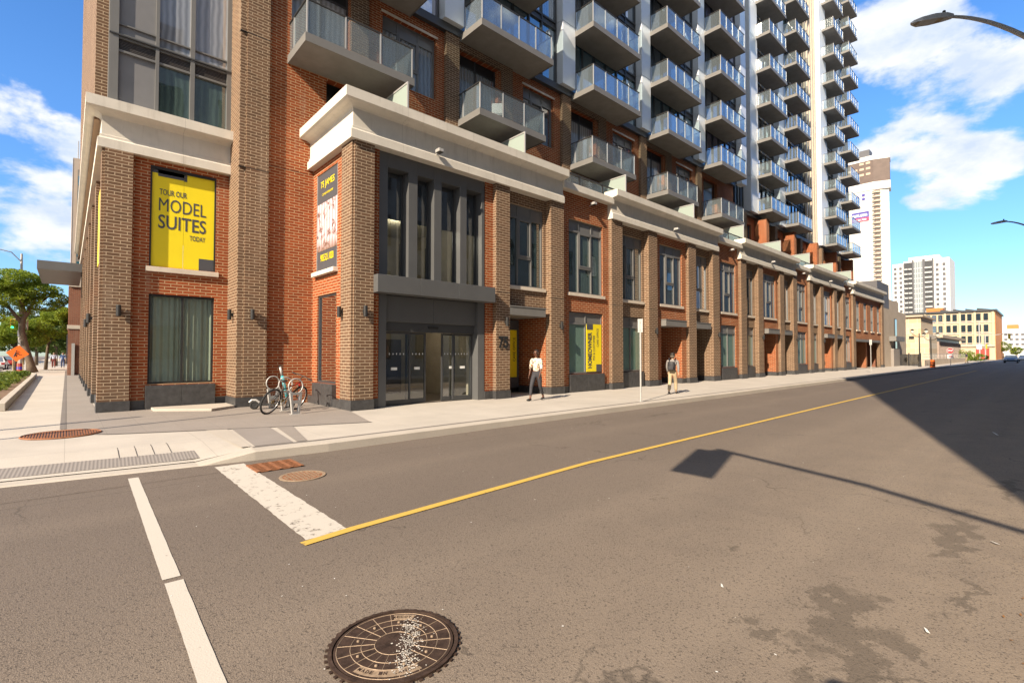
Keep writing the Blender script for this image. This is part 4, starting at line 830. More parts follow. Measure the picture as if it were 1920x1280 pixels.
rack(4.35, 12.98, .2, 'nearest ring bicycle rack, in front of the leaning bicycle'); rack(4.41, 13.96, .2, 'middle ring bicycle rack, behind the bicycle frame'); rack(4.35, 14.85, .2, 'ring bicycle rack farthest back, beside the scooter stem')
M_BIKE = mat('dark_bike_frame', (.035, .028, .022), .35, .3); M_REDP = mat('red_bike_paint', (.55, .03, .02), .3); M_TEAL = mat('teal_paint', (.06, .45, .50), .35); M_GOLD = mat('gold_metal', (.5, .36, .08), .35, .7); M_SILV = mat('silver_metal', (.55, .55, .55), .3, .8)
def bicycle(p0, p1, lean):
    """rear axle ground point p0, front p1"""
    p0, p1 = Vector(p0), Vector(p1); f = (p1-p0).normalized(); sd_ = Vector((-f.y, f.x, 0)); up = (Vector((0, 0, 1))*math.cos(lean)+sd_*math.sin(lean)); n = f.cross(up).normalized()
    W_ = (p1-p0).length; t = thing('bicycle', (p0+p1)/2, 'dark bicycle with red head tube leaning against the ring racks', 'bicycle')
    Q = lambda u, h, s=0: tuple(p0+f*u+up*h+n*s)
    r = .335
    for u, nm in ((0, 'rear_wheel'), (W_, 'front_wheel')):
        m = MB().ring(Q(u, r), r-.03, .012, tilt=(f, up, n), n=40, m=6); wl = m.build(nm, M_SILV, t, smooth=True)
        MB().ring(Q(u, r), r-.006, .024, tilt=(f, up, n), n=44, m=8).build('tyre', M_RUB, wl, smooth=True)
        m = MB()
        for k in range(24): a = 2*math.pi*k/24; e = Vector(Q(u, r))+(f*math.cos(a)+up*math.sin(a))*(r-.03); m.tube([Q(u, r, .02 if k % 2 else -.02), e], .0012, 3, False)
        m.build('spokes', M_SILV, wl); MB().tube([Q(u, r, -.05), Q(u, r, .05)], .02, 8).build('hub', M_BLACK, wl)
    BB, ST, HT, HB = (.43, .29), (.30, .72), (.92, .80), (.96, .68)
    m = MB(); m.tube([Q(*BB), Q(*ST)], .016); m.tube([Q(*BB), Q(*HB)], .019); m.tube([Q(.33, .64), Q(*HT)], .017)
    for s in (-.035, .035): m.tube([Q(0, r, s), Q(BB[0], BB[1], s*.5)], .009, 6); m.tube([Q(0, r, s), Q(.33, .62, s*.4)], .008, 6)
    m.build('frame', M_BIKE, t, smooth=True)
    m = MB(); m.tube([Q(*HB), Q(*HT)], .022); m.tube([Q(.60, .71), Q(*HT)], .0185); m.build('head_tube', M_REDP, t, smooth=True)
    m = MB()
    for s in (-.055, .055): m.tube([Q(HB[0], HB[1], s*.8), Q(W_, r, s)], .013, 6)
    m.tube([Q(HB[0], HB[1], -.05), Q(HB[0], HB[1], .05)], .015, 6); m.build('fork', M_BIKE, t, smooth=True)
    m = MB(); m.tube([Q(*HT), Q(.90, .93), Q(.97, .96)], .013); m.tube([Q(.95, .97, -.32), Q(.98, .98, -.1), Q(.98, .98, .1), Q(.95, .97, .32)], .012, 8); hb = m.build('handlebar', M_BLACK, t, smooth=True)
    m = MB(); 
    for s in (-1, 1): m.tube([Q(.94, .97, s*.22), Q(.94, .97, s*.33)], .018, 8)
    m.build('grip', M_RUB, hb)
    m = MB()
    for s in (-1, 1): m.tube([Q(.97, .97, s*.2), Q(1.05, .93, s*.26)], .006, 5)
    m.build('brake_lever', M_BLACK, hb)
    m = MB(); m.tube([Q(*ST), Q(.27, .86)], .013, 6); m.build('seat_post', M_SILV, t)
    m = MB(); i0 = 0
    for u, wd in ((.13, .07), (.20, .075), (.28, .05), (.38, .02)): m.v += [Q(u, .90, -wd), Q(u, .90, wd), Q(u, .865, wd*.8), Q(u, .865, -wd*.8)]
    for k in range(3):
        for j in range(4): a = k*4; m.f.append((a+j, a+(j+1) % 4, a+4+(j+1) % 4, a+4+j)); m.mi.append(0)
    m.f += [(0, 1, 2, 3), (12, 15, 14, 13)]; m.mi += [0, 0]; m.build('saddle', M_BLACK, t, bevel=.012)
    MB().ring(Q(BB[0], BB[1], .05), .085, .006, tilt=(f, up, n), n=24, m=4).ring(Q(0, r, .045), .035, .006, tilt=(f, up, n), n=16, m=4).build('chainring', M_GOLD, t)
    m = MB(); m.tube([Q(BB[0], BB[1]+.085, .05), Q(0, r+.035, .045)], .004, 4); m.tube([Q(BB[0], BB[1]-.085, .05), Q(0, r-.035, .045)], .004, 4); m.build('chain', M_GOLD, t)
    m = MB(); m.tube([Q(BB[0], BB[1], .06), Q(BB[0]+.12, BB[1]-.12, .07)], .009, 6); m.tube([Q(BB[0], BB[1], -.06), Q(BB[0]-.12, BB[1]+.12, -.07)], .009, 6); cr_ = m.build('crank', M_SILV, t)
    m = MB()
    for u, h, s in ((BB[0]+.12, BB[1]-.12, .11), (BB[0]-.12, BB[1]+.12, -.11)): c_ = Vector(Q(u, h, s)); m.box(c_.x-.045, c_.x+.045, c_.y-.035, c_.y+.035, c_.z-.012, c_.z+.012)
    m.build('pedal', M_BLACK, cr_)
bicycle((3.82, 13.52, .012), (4.70, 14.12, .012), R(-20))
t = thing('scooter', (4.2, 14.8, 0), 'black electric scooter with a teal stem parked beside the racks', 'scooter')
p0, p1 = Vector((3.88, 14.9, .0)), Vector((4.75, 14.55, .0)); f = (p1-p0).normalized(); n = Vector((-f.y, f.x, 0)); u_ = Vector((0, 0, 1))
Q = lambda a, h, s=0: tuple(p0+f*a+u_*h+n*s)
for a, nm in ((0, 'rear_wheel'), (.92, 'front_wheel')):
    wl = MB().ring(Q(a, .125), .085, .036, tilt=(f, u_, n), n=28, m=8).build(nm, M_RUB, t, smooth=True); MB().tube([Q(a, .125, -.025), Q(a, .125, .025)], .06, 16).build('hub', M_BLACK, wl)
m = MB(); m.tube([Q(-.12, .20), Q(-.06, .265), Q(.05, .26), Q(.13, .19)], .03, 6); m.build('mudguard', M_STEEL, t)
m = MB(); i0 = len(m.v); m.box(.10, .74, -.08, .08, .10, .16); m.xf(Matrix.Translation(p0) @ Matrix.Rotation(math.atan2(f.y, f.x), 4, 'Z')); m.build('deck', M_BLACK, t, bevel=.01)
m = MB(); m.tube([Q(.74, .14), Q(.84, .30), Q(.92, .13)], .025, 8); m.build('neck', M_BLACK, t)
MB().tube([Q(.84, .26), Q(.70, .92)], .042, 12).build('stem', M_TEAL, t, smooth=True); MB().tube([Q(.70, .92), Q(.64, 1.20)], .033, 12).build('upper_stem', M_STEEL, t, smooth=True)
m = MB(); m.tube([Q(.64, 1.19, -.24), Q(.66, 1.21, -.08), Q(.66, 1.21, .08), Q(.64, 1.19, .24)], .016, 8); hb = m.build('handlebar', M_BLACK, t)
MB().tube([Q(.64, 1.19, -.25), Q(.65, 1.2, -.13)], .022, 8).tube([Q(.65, 1.2, .13), Q(.64, 1.19, .25)], .022, 8).build('grip', M_RUB, hb); MB().tube([Q(.72, .84, .05), Q(.66, .86, .09)], .02, 6).build('latch', M_STEEL, t)
m = MB(); o_ = Vector(Q(.705, .80, 0)); vv = Vector((.0, 0, 1)); text_mb(m, 'BIRD', Vector(Q(.80, .40))-n*0+Vector((-.0, -.05, 0)), (Vector(Q(.70, .92))-Vector(Q(.84, .26))), (-1, -.4, 0), .36, .05, 0, .02)
m.build('lettering', M_WHITE, t)
# ================================================================ signposts and street lamps
def signpost(x, y, h, label, second=False):
    t = thing('sign_pole', (x, y, 0), label, 'sign pole'); MB().tube([(x, y, 0), (x, y, h)], .028, 10).build('pole', M_STEEL, t)
    q = MB().box(x-.012, x+.0, y-.085, y+.085, h-.42, h+.02); i0 = 0; q.xf(Matrix.Translation((x, y, 0)) @ Matrix.Rotation(R(10), 4, 'Z') @ Matrix.Translation((-x, -y, 0))); q.build('sign_back', M_STEEL, t, bevel=.004)
    MB().box(x-.06, x+.06, y-.06, y+.06, .003, .02).build('base_plate', M_STEEL, t)
    MB().tube([(x-.03, y, h-.1), (x+.04, y, h-.1)], .034, 8).tube([(x-.03, y, h-.33), (x+.04, y, h-.33)], .034, 8).build('bracket', M_STEEL, t)
signpost(13.73, 8.86, 2.66, 'slim steel sign pole at the kerb in front of the man walking'); signpost(49.0, 9.75, 2.7, 'farther slim steel sign pole near the loading bay')
def street_lamp(px_, py_, hx, hy, hz, label, n=1):
    t = thing('street_lamp', (px_, py_, 0), label, 'street lamp', 'arched street lamps over the road')
    d = Vector((hx-px_, hy-py_, 0)); L_ = d.length; d.normalize(); b0 = Vector((px_, py_, 0)); up = Vector((0, 0, 1))
    MB().tube([b0, b0+up*(hz-1.9)], [.11, .07], 12).build('pole', M_STEEL, t, smooth=True)
    pts = [b0+up*(hz-1.9)]; e = Vector((hx, hy, hz))
    for k in range(1, 15):
        s = k/14; pts.append(b0+d*(L_-.7)*(1-(1-s)**1.25)+up*(hz-1.9+1.95*(1-(1-s)**2.3)))
    MB().tube(pts, [.07-.035*k/14 for k in range(15)], 10).build('arm', M_STEEL, t, smooth=True)
    m = MB(); q = pts[-1]; sd_ = Vector((-d.y, d.x, 0)); rows = []
    for u, w_, h0, h1 in ((-.08, .05, -.03, .05), (.10, .10, -.05, .08), (.40, .14, -.07, .07), (.70, .13, -.08, .03), (.86, .06, -.06, .0), (.90, .02, -.05, -.02)):
        c = q+d*u-up*.12*max(0, u)*.8
        rows.append([c-sd_*w_+up*h0, c+sd_*w_+up*h0, c+sd_*w_*.75+up*h1, c-sd_*w_*.75+up*h1])
    for r0, r1 in zip(rows, rows[1:]):
        for j in range(4): m.quad(r0[j], r1[j], r1[(j+1) % 4], r0[(j+1) % 4])
    m.quad(*rows[0]); m.quad(*rows[-1][::-1]); h = m.build('lamp_head', M_STEEL, t)
    m = MB(); c = q+d*.18-up*.078; c2 = q+d*.80-up*.155; m.quad(c-sd_*.085, c+sd_*.085, c2+sd_*.08, c2-sd_*.08); m.build('lens', mat('lamp_lens', (.35, .26, .13), .3), h)
    MB().lathe([(.035, 0), (.035, .07), (.02, .085)], q+d*.12+up*.075, 10).build('photocell', M_BLACK, h); return t
street_lamp(18.2, -1.0, 15.35, 1.95, 9.75, 'grey arched street lamp reaching in at the top right corner')
street_lamp(45.2, -1.0, 42.0, 2.0, 9.62, 'distant arched street lamp at the right edge of the sky')
# corner traffic signal whose shadow falls on the road (stands to the left of the photographer)
t = thing('traffic_signal', (-2.1, -2.6, 0), 'yellow traffic signal hanging from a mast arm over the corner', 'traffic signal')
MB().tube([(-2.1, -2.6, 0), (-2.1, -2.6, 6.0)], [.13, .10], 12).build('mast', M_STEEL, t); MB().tube([(-2.1, -2.6, 5.7), (-1.6, -1.0, 6.1), (-.90, 1.32, 6.25)], .055, 8).build('arm', M_STEEL, t)
MB().box(-1.05, -1.02, .97, 1.60, 4.95, 6.2).build('backboard', mat('signal_yellow', (.6, .4, .02), .5), t); m = MB().box(-1.02, -.80, 1.12, 1.44, 5.0, 6.1); h = m.build('housing', M_BLACK, t)
for z, c in ((5.85, 'red'), (5.55, 'amber'), (5.25, 'green')): MB().lathe([(.11, 0), (.11, .05)], (-.9, 1.28, z-.02), 14).build('lens_hood', M_BLACK, h)
# ================================================================ people
def skin(name, nodes, edges, m, parent, root, sub=2):
    """one continuous skinned surface grown on a skeleton of joints; nodes {id: (pos, radius)}"""
    ks = list(nodes); me = bpy.data.meshes.new(name); o0 = wloc(parent); me.from_pydata([tuple(Vector(nodes[k][0])) for k in ks], [(ks.index(a), ks.index(b_)) for a, b_ in edges], []); o = bpy.data.objects.new(name, me); COL.objects.link(o); o.parent = parent
    md = o.modifiers.new('skin', 'SKIN'); md.use_smooth_shade = True
    for i, k in enumerate(ks): r = nodes[k][1]; me.skin_vertices[0].data[i].radius = (r, r) if not isinstance(r, tuple) else r; me.skin_vertices[0].data[i].use_root = (k == root)
    s = o.modifiers.new('sub', 'SUBSURF'); s.levels = sub; s.render_levels = sub; me.materials.append(m); return o
def walker(loc, rz, h, label, skin_c, top_m, leg_m, shoe_m, hair_m, stride=.5, phase=1, arms=((.12, .0), (-.10, .0)), lean=.03, sleeve='short', female=False, front=True, hips=.0):
    t = thing('person', loc, label, 'person', rz=rz); k = h/1.70; V = lambda x, y, z: (x*k, y*k, z*k)
    L_ = phase; hw = .095 if female else .09; sw = .175 if female else .20
    lf, rf = stride*.5*L_, -stride*.5*L_
    def leg(s, fx): # s side, fx foot x
        kx = fx*.5+.06; back = fx < 0
        return {'hip': V(0, s*hw, .90), 'knee': V(fx*.5+(.09 if back else .05), s*.095, .49), 'ank': V(fx-(.02 if back else .0), s*.08, .11 if back else .075), 'toe': V(fx+.15, s*.10, .03), 'heel': V(fx-.06, s*.08, .06 if back else .03)}
    lg = {1: leg(1, lf), -1: leg(-1, rf)}
    sh = {s: V(lean, s*sw, 1.40) for s in (1, -1)}; el = {}; wr = {}
    for s, (ax, bend) in zip((1, -1), arms): el[s] = V(lean+ax*.6, s*(sw+.045), 1.12); wr[s] = V(lean+ax*1.6+bend, s*(sw+.05), .88+abs(ax)*.15)
    B = {'pel': (V(0, 0, .93), .10*k), 'wai': (V(lean*.3, 0, 1.06), .085*k), 'che': (V(lean*.8, 0, 1.28), .105*k), 'nek': (V(lean+.005, 0, 1.46), .050*k), 'nk2': (V(lean+.02, 0, 1.52), .047*k)}
    B.update({'hd1': (V(lean+.03, 0, 1.575), (.062*k, .075*k)), 'hd2': (V(lean+.025, 0, 1.64), (.075*k, .088*k)), 'hd3': (V(lean+.01, 0, 1.685), (.055*k, .066*k))})
    E_ = [('pel', 'wai'), ('wai', 'che'), ('che', 'nek'), ('nek', 'nk2'), ('nk2', 'hd1'), ('hd1', 'hd2'), ('hd2', 'hd3')]
    for s in (1, -1):
        q = lg[s]; n_ = 'L' if s > 0 else 'R'
        B.update({'hip'+n_: (q['hip'], .085*k), 'kn'+n_: (q['knee'], .052*k), 'an'+n_: (q['ank'], .036*k), 'to'+n_: (q['toe'], .028*k)}); E_ += [('pel', 'hip'+n_), ('hip'+n_, 'kn'+n_), ('kn'+n_, 'an'+n_), ('an'+n_, 'to'+n_)]
        a, b_ = Vector(el[s]), Vector(wr[s]); d = (b_-a).normalized(); pm = b_+d*.06*k
        B.update({'sh'+n_: (sh[s], .052*k), 'el'+n_: (el[s], .037*k), 'wr'+n_: (wr[s], .024*k), 'pa'+n_: (tuple(pm), .026*k)}); E_ += [('che', 'sh'+n_), ('sh'+n_, 'el'+n_), ('el'+n_, 'wr'+n_), ('wr'+n_, 'pa'+n_)]
        fwd = Vector((1, 0, 0))
        for i, (o_, ln) in enumerate(((.027, .075), (.010, .085), (-.008, .08), (-.025, .062))):
            b1 = pm+fwd*o_*k+d*.03*k; b2 = b1+d*ln*.5*k+fwd*.004*k; b3 = b2+d*ln*.45*k+fwd*.006*k-Vector((0, s*.012*k, 0))
            for j, bb in enumerate((b1, b2, b3)): B['f%d%d%s' % (i, j, n_)] = (tuple(bb), (.010-.0012*j)*k)
            E_ += [('pa'+n_, 'f%d0%s' % (i, n_)), ('f%d0%s' % (i, n_), 'f%d1%s' % (i, n_)), ('f%d1%s' % (i, n_), 'f%d2%s' % (i, n_))]
        th = b_+d*.035*k+fwd*.028*k; B['t0'+n_] = (tuple(th), .011*k); B['t1'+n_] = (tuple(th+d*.04*k+fwd*.012*k), .009*k); E_ += [('wr'+n_, 't0'+n_), ('t0'+n_, 't1'+n_)]
    sk = mat('skin_'+label[:5], skin_c, .5, 0, .04)
    body = skin('body', B, E_, sk, t, 'pel')
    hx, hz_ = (lean+.03)*k, 1.62*k
    m = MB(); m.quad((hx+.085*k, -.012*k, hz_-.035*k), (hx+.085*k, .012*k, hz_-.035*k), (hx+.112*k, 0, hz_-.03*k)); m.quad((hx+.08*k, 0, hz_+.02*k), (hx+.085*k, .012*k, hz_-.035*k), (hx+.112*k, 0, hz_-.03*k)); m.quad((hx+.08*k, 0, hz_+.02*k), (hx+.112*k, 0, hz_-.03*k), (hx+.085*k, -.012*k, hz_-.035*k))
    def loc_build(mb, nm, mm, **kw):
        o = mb.build(nm, mm, None, **kw); o.parent = t; return o
    loc_build(m, 'nose', sk); loc_build(MB().box(hx+.078*k, hx+.09*k, -.024*k, .024*k, hz_-.066*k, hz_-.056*k), 'mouth', mat('lips', (.25, .06, .05), .5), bevel=.004)
    for s in (1, -1):
        m = MB(); m.lathe([(.004, -.03*k), (.014*k, -.022*k), (.02*k, .0), (.016*k, .022*k), (.004, .03*k)], (hx-.015*k, s*.08*k, hz_-.01*k), 8); loc_build(m, 'ear', sk, smooth=True)
        if front and not female: loc_build(MB().lathe([(.003, -.008*k), (.010*k, 0), (.003, .008*k)], (hx+.082*k, s*.032*k, hz_+.005*k), 8), 'eye', M_BLACK)
    # clothes grown on the same joints, slightly larger
    g = {'wai': (V(lean*.3-.01, 0, .95+hips), (.155*k, .125*k)), 'wa2': (V(lean*.4, 0, 1.10), (.128*k, .105*k)), 'che': (V(lean*.8, 0, 1.28), (.165*k, .118*k)), 'nek': (V(lean+.0, 0, 1.41), (.085*k, .075*k)), 'nk': (V(lean+.012, 0, 1.46), .060*k)}
    e_ = [('wai', 'wa2'), ('wa2', 'che'), ('che', 'nek'), ('nek', 'nk')]
    for s in (1, -1):
        n_ = 'L' if s > 0 else 'R'; g['sh'+n_] = (sh[s], .066*k); a, b_ = Vector(el[s]), Vector(wr[s])
        g['el'+n_] = (tuple(a), .056*k); e_ += [('che', 'sh'+n_), ('sh'+n_, 'el'+n_)]
        if sleeve == 'short': q = a.lerp(b_, .28); g['cu'+n_] = (tuple(q), .052*k); e_.append(('el'+n_, 'cu'+n_))
        else: q = a.lerp(b_, .93); g['cu'+n_] = (tuple(q), .040*k); e_.append(('el'+n_, 'cu'+n_))
    skin('shirt', g, e_, top_m, t, 'wai')
    g = {'wst': (V(0, 0, 1.07), (.125*k, .10*k)), 'pel': (V(-.01, 0, .93), (.15*k, .125*k))}; e_ = [('wst', 'pel')]
    for s in (1, -1):
        n_ = 'L' if s > 0 else 'R'; q = lg[s]; cu = Vector(q['knee']).lerp(Vector(q['ank']), .90 if not female else .80)
        hr = .098 if female else .10; g.update({'hp'+n_: (tuple(Vector(q['hip'])-Vector((0, 0, .05*k))), hr*k), 'th'+n_: (tuple(Vector(q['hip']).lerp(Vector(q['knee']), .5)), .088*k), 'kn'+n_: (q['knee'], (.066 if female else .078)*k), 'cf'+n_: (tuple(Vector(q['knee']).lerp(Vector(q['ank']), .4)), (.06 if female else .075)*k), 'cu'+n_: (tuple(cu), (.048 if female else .068)*k)})
        e_ += [('pel', 'hp'+n_), ('hp'+n_, 'th'+n_), ('th'+n_, 'kn'+n_), ('kn'+n_, 'cf'+n_), ('cf'+n_, 'cu'+n_)]
    skin('trousers', g, e_, leg_m, t, 'pel')
    for s in (1, -1):
        q = lg[s]; z0 = .0; hl, to = Vector(q['heel']), Vector(q['toe'])
        g = {'h': (tuple(hl+Vector((0, 0, .015))), (.042*k, .04*k)), 'm': (tuple(hl.lerp(to, .45)+Vector((0, 0, .018))), (.042*k, .042*k)), 't': (tuple(to+Vector((0, 0, .008))), (.044*k, .03*k)), 'e': (tuple(to+Vector((.05*k, 0, .002))), (.03*k, .02*k))}
        skin('shoe', g, [('h', 'm'), ('m', 't'), ('t', 'e')], shoe_m, t, 'm')
    return t, k, V
def blouse():
    b = NB('floral_blouse'); v = b.n('ShaderNodeTexVoronoi', {'Vector': b.pos(), 'Scale': 15}); d = v.outputs['Distance']
    c = b.mix(b.ramp(b.noise(4, 2), .45, .55), (.42, .20, .07), (.05, .06, .03)); c = b.mix(b.ramp(d, .36, .46), c, (.62, .57, .49)); b.col(c); b.set(Roughness=.85); return b.m
M_HAIR = mat('black_hair', (.02, .016, .013), .6); M_DARKP = mat('charcoal_trousers', (.035, .035, .042), .8, 0, .15, 8); M_KHAKI = mat('khaki_trousers', (.42, .33, .21), .85, 0, .12, 6); M_GRYS = mat('grey_shirt', (.24, .225, .215), .85, 0, .12, 8); M_SHOE = mat('black_canvas_shoe', (.03, .03, .03), .7)
t, k, V = walker((11.62, 11.5, 0), R(196), 1.66, 'woman in a floral blouse, dark trousers and sunglasses walking left with a shoulder bag', (.12, .05, .028), blouse(), M_DARKP, M_SHOE, M_HAIR, stride=.62, phase=-1, arms=((.06, .05), (-.02, .10)), lean=.03, female=True)
def lb(mb, nm, mm, t, **kw): o = mb.build(nm, mm, None, **kw); o.parent = t; return o
m = MB(); m.lathe([(.03, -.10), (.082, -.07), (.092, -.02), (.088, .03), (.055, .075), (.004, .088)], (.028, 0, 1.645*k-.012), 18); 
m.v = [(x-(.02 if z < 1.66 else .006), y*.92, z+(.004)) for x, y, z in m.v]; hh = lb(m, 'hair', M_HAIR, t, smooth=True)
lb(MB().lathe([(.01, -.045), (.04, -.03), (.05, 0), (.04, .03), (.01, .045)], (-.075, 0, 1.55), 12), 'hair_bun', M_HAIR, t, smooth=True)
m = MB(); m.box(.104, .118, -.062, -.006, 1.572, 1.602).box(.104, .118, .006, .062, 1.572, 1.602).box(.106, .112, -.006, .006, 1.588, 1.596).box(.0, .108, -.086, -.080, 1.588, 1.597).box(.0, .108, .080, .086, 1.588, 1.597); lb(m, 'sunglasses', M_BLACK, t, bevel=.004)
for s in (1, -1): pass
bag = thing('shoulder_bag', (11.72, 11.63, .95), 'dark grey bag hanging behind the woman', 'bag')
g = {'a': ((.11, .10, -.09), (.07, .11)), 'b': ((.12, .10, .05), (.085, .12)), 'c': ((.11, .10, .20), (.05, .09))}
skin('bag_body', g, [('a', 'b'), ('b', 'c')], mat('dark_bag', (.03, .035, .03), .6), bag, 'b')
MB().tube([(11.80, 11.72, 1.15), (11.72, 11.66, 1.33), (11.60, 11.60, 1.40), (11.56, 11.50, 1.28)], .011, 6).build('strap', MATS['dark_bag'], bag)
t, k, V = walker((17.35, 9.78, 0), R(16), 1.56, 'man in a grey shirt, khaki trousers and dark cap walking away', (.42, .25, .16), M_GRYS, M_KHAKI, M_SHOE, M_HAIR, stride=.52, phase=-1, arms=((.10, .05), (-.05, .02)), lean=.05, sleeve='long')
m = MB(); m.lathe([(.09, -.02), (.094, .01), (.086, .05), (.05, .082), (.004, .09)], (.05, 0, 1.505), 18); m.box(.13, .20, -.05, .05, 1.49, 1.50); lb(m, 'cap', M_HAIR, t, smooth=False)
m = MB(); m.lathe([(.07, -.09), (.082, -.05), (.085, -.01)], (.035, 0, 1.49), 16); lb(m, 'hair', mat('greying_hair', (.12, .10, .08), .8), t, smooth=True)
bk = thing('backpack', (17.2, 9.73, .95), 'black backpack on the back of the man walking away', 'backpack', rz=R(16))
g = {'a': ((-.03, .0, -.02), (.15, .085)), 'b': ((-.045, .0, .15), (.16, .10)), 'c': ((-.02, .0, .30), (.11, .075))}
skin('bag_body', g, [('a', 'b'), ('b', 'c')], mat('black_nylon', (.022, .022, .026), .6), bk, 'b')
lb(MB().box(-.16, -.11, -.10, .10, -.02, .12), 'front_pocket', MATS['black_nylon'], bk, bevel=.02)
m = MB()
for s in (-1, 1): m.tube([(.03, s*.10, .34), (.12, s*.12, .43), (.24, s*.13, .36), (.27, s*.13, .18)], .018, 6)
lb(m, 'strap', MATS['black_nylon'], bk)
for (x, y, c1, c2, l) in ((-1.05, 74, (.45, .5, .62), (.16, .04, .035), 'distant person in a pale blue shirt and dark red trousers on the left pavement'), (-.30, 73, (.05, .10, .24), (.04, .06, .14), 'distant person all in blue on the left pavement')):
    walker((x, y, .0), R(95), 1.66, l, (.3, .18, .12), mat('top_'+l[-20:-14]+str(int(c1[0]*100)), c1, .8), mat('leg_%d' % int(c2[0]*100), c2, .8), M_SHOE, M_HAIR, stride=.45)

def balcony_chair(x, y, z, rz, label, m_=M_WHITE):
    t = thing('balcony_chair', (x, y, z), label, 'chair', rz=rz)
    lb(MB().box(-.24, .24, -.24, .24, .40, .44), 'seat', m_, t, bevel=.01); lb(MB().box(-.24, .24, .20, .24, .46, .90), 'backrest', m_, t, bevel=.01)
    for sx_ in (-1, 1):
        for sy_ in (-1, 1): lb(MB().tube([(sx_*.2, sy_*.2, 0), (sx_*.2, sy_*.2, .4)], .018, 6), 'leg', m_, t)
balcony_chair(44.9, T2-1.1, Z2+3.07*4+.001, .4, 'white chair on a balcony of the sixth column, right of the first broad white fin'); balcony_chair(70.3, T2-1.1, Z2+3.07*8+.001, 1.2, 'white chair high up on the farthest balcony column'); balcony_chair(20.2, TW-.9, 14.401, .3, 'dark chair on the lowest glass level balcony of the third column', M_BLACK); balcony_chair(13.0, TW-.8, 10.881, 2.4, 'pale chair on the brick level balcony above the number 75', M_POST)
# ================================================================ trees, planting
def leafmat(name, a, b_):
    b = NB(name); r = b.noise(.9, 3, .6); q = b.noise(14, 2); b.col(b.mix(b.ramp(r, .35, .65), a, b_)); b.set(Roughness=.6, Specular_IOR_Level=.3)
    try: b.set(Transmission_Weight=0)
    except Exception: pass
    tr = b.n('ShaderNodeBsdfTranslucent', {0: (b_[0]*1.6, b_[1]*1.6, b_[2]*1.2, 1)}); mx_ = b.n('ShaderNodeMixShader', {0: .35, 1: b.b.outputs[0], 2: tr.outputs[0]}); b.L.new(mx_.outputs[0], b.out.inputs[0]); return b.m
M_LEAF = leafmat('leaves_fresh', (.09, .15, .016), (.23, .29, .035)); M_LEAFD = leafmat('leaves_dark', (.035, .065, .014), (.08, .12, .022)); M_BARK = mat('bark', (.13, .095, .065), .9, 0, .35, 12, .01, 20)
def leaves(mb, blobs, n, s, r2):
    wt = [a[3]*a[4]*a[5] for a in blobs]; tot = sum(wt)
    for (cx_, cy_, cz, rx, ry, rz_), w_ in zip(blobs, wt):
        for _ in range(int(n*w_/tot)):
            while True:
                v = Vector((r2.uniform(-1, 1), r2.uniform(-1, 1), r2.uniform(-1, 1)))
                if v.length <= 1: break
            v = v.normalized()*(v.length**.45); p = Vector((cx_+v.x*rx, cy_+v.y*ry, cz+v.z*rz_))
            if noise.noise(p*1.1) < -.16: continue
            a = Vector((r2.gauss(0, 1), r2.gauss(0, 1), r2.gauss(0, .5))).normalized(); b_ = a.cross(Vector((r2.gauss(0, 1), r2.gauss(0, 1), r2.gauss(0, 1)))).normalized(); q = s*r2.uniform(.6, 1.3)
            mb.quad(p-a*q, p-b_*q*.5, p+a*q, p+b_*q*.5)
def tree(loc, trunk, limbs, blobs, n, s, label, m=M_LEAF, seed=1, group=None, cat='tree'):
    t = thing('street_tree', loc, label, cat, group); T = Vector(loc); r2 = random.Random(seed)
    mb = MB(); mb.tube([T+Vector(p) for p, r in trunk], [r for p, r in trunk], 12); mb.build('trunk', M_BARK, t, smooth=True)
    for l in limbs: MB().tube([T+Vector(p) for p, r in l], [r for p, r in l], 7).build('limb', M_BARK, t, smooth=True)
    mb = MB(); leaves(mb, [(T.x+a[0], T.y+a[1], T.z+a[2], *a[3:]) for a in blobs], n, s, r2); mb.build('crown', m, t); return t
tree((-2.05, 56, 0), [((0, 0, 0), .38), ((-.1, 0, .6), .26), ((-.42, 0, 2.0), .22), ((-.68, 0, 3.4), .19), ((-.60, 0, 4.4), .17), ((-.2, 0, 5.3), .13), ((.1, 0, 6.2), .08)],
     [[((-.6, 0, 3.9), .16), ((-1.4, .3, 5.2), .11), ((-2.4, .4, 6.4), .06)], [((-.5, 0, 4.8), .15), ((-.9, -.4, 6.3), .09), ((-1.6, -.6, 7.8), .04)], [((-.2, 0, 5.6), .12), ((.5, .1, 5.9), .08), ((1.2, .3, 6.8), .04)], [((.1, 0, 6.4), .10), ((-.3, .4, 7.4), .05)]],
     [(-2.8, 0, 6.9, 1.7, 1.8, .8), (-1.2, .2, 7.5, 1.8, 1.8, .9), (-.2, .3, 6.7, 1.7, 1.8, .7), (-3.2, .2, 5.6, 1.3, 1.6, .55), (-1.6, -.4, 5.9, 1.5, 1.6, .6), (.6, .4, 5.7, 1.3, 1.6, .6), (-2.7, -.3, 4.4, 1.3, 1.3, .45), (.9, .2, 6.8, .9, 1.2, .5), (-2.2, .4, 6.3, 2.2, 1.6, .9), (-.6, .3, 7.3, 1.5, 1.5, .8), (1.2, .3, 6.1, 1.0, 1.4, .6), (-3.8, 0, 6.6, 1.2, 1.4, .8), (-3.6, 0, 4.7, 1.0, 1.2, .6), (-1.0, .5, 5.1, 1.2, 1.2, .5)], 42000, .085, 'green street tree with a leaning bare trunk beside the orange roadworks sign', seed=3)
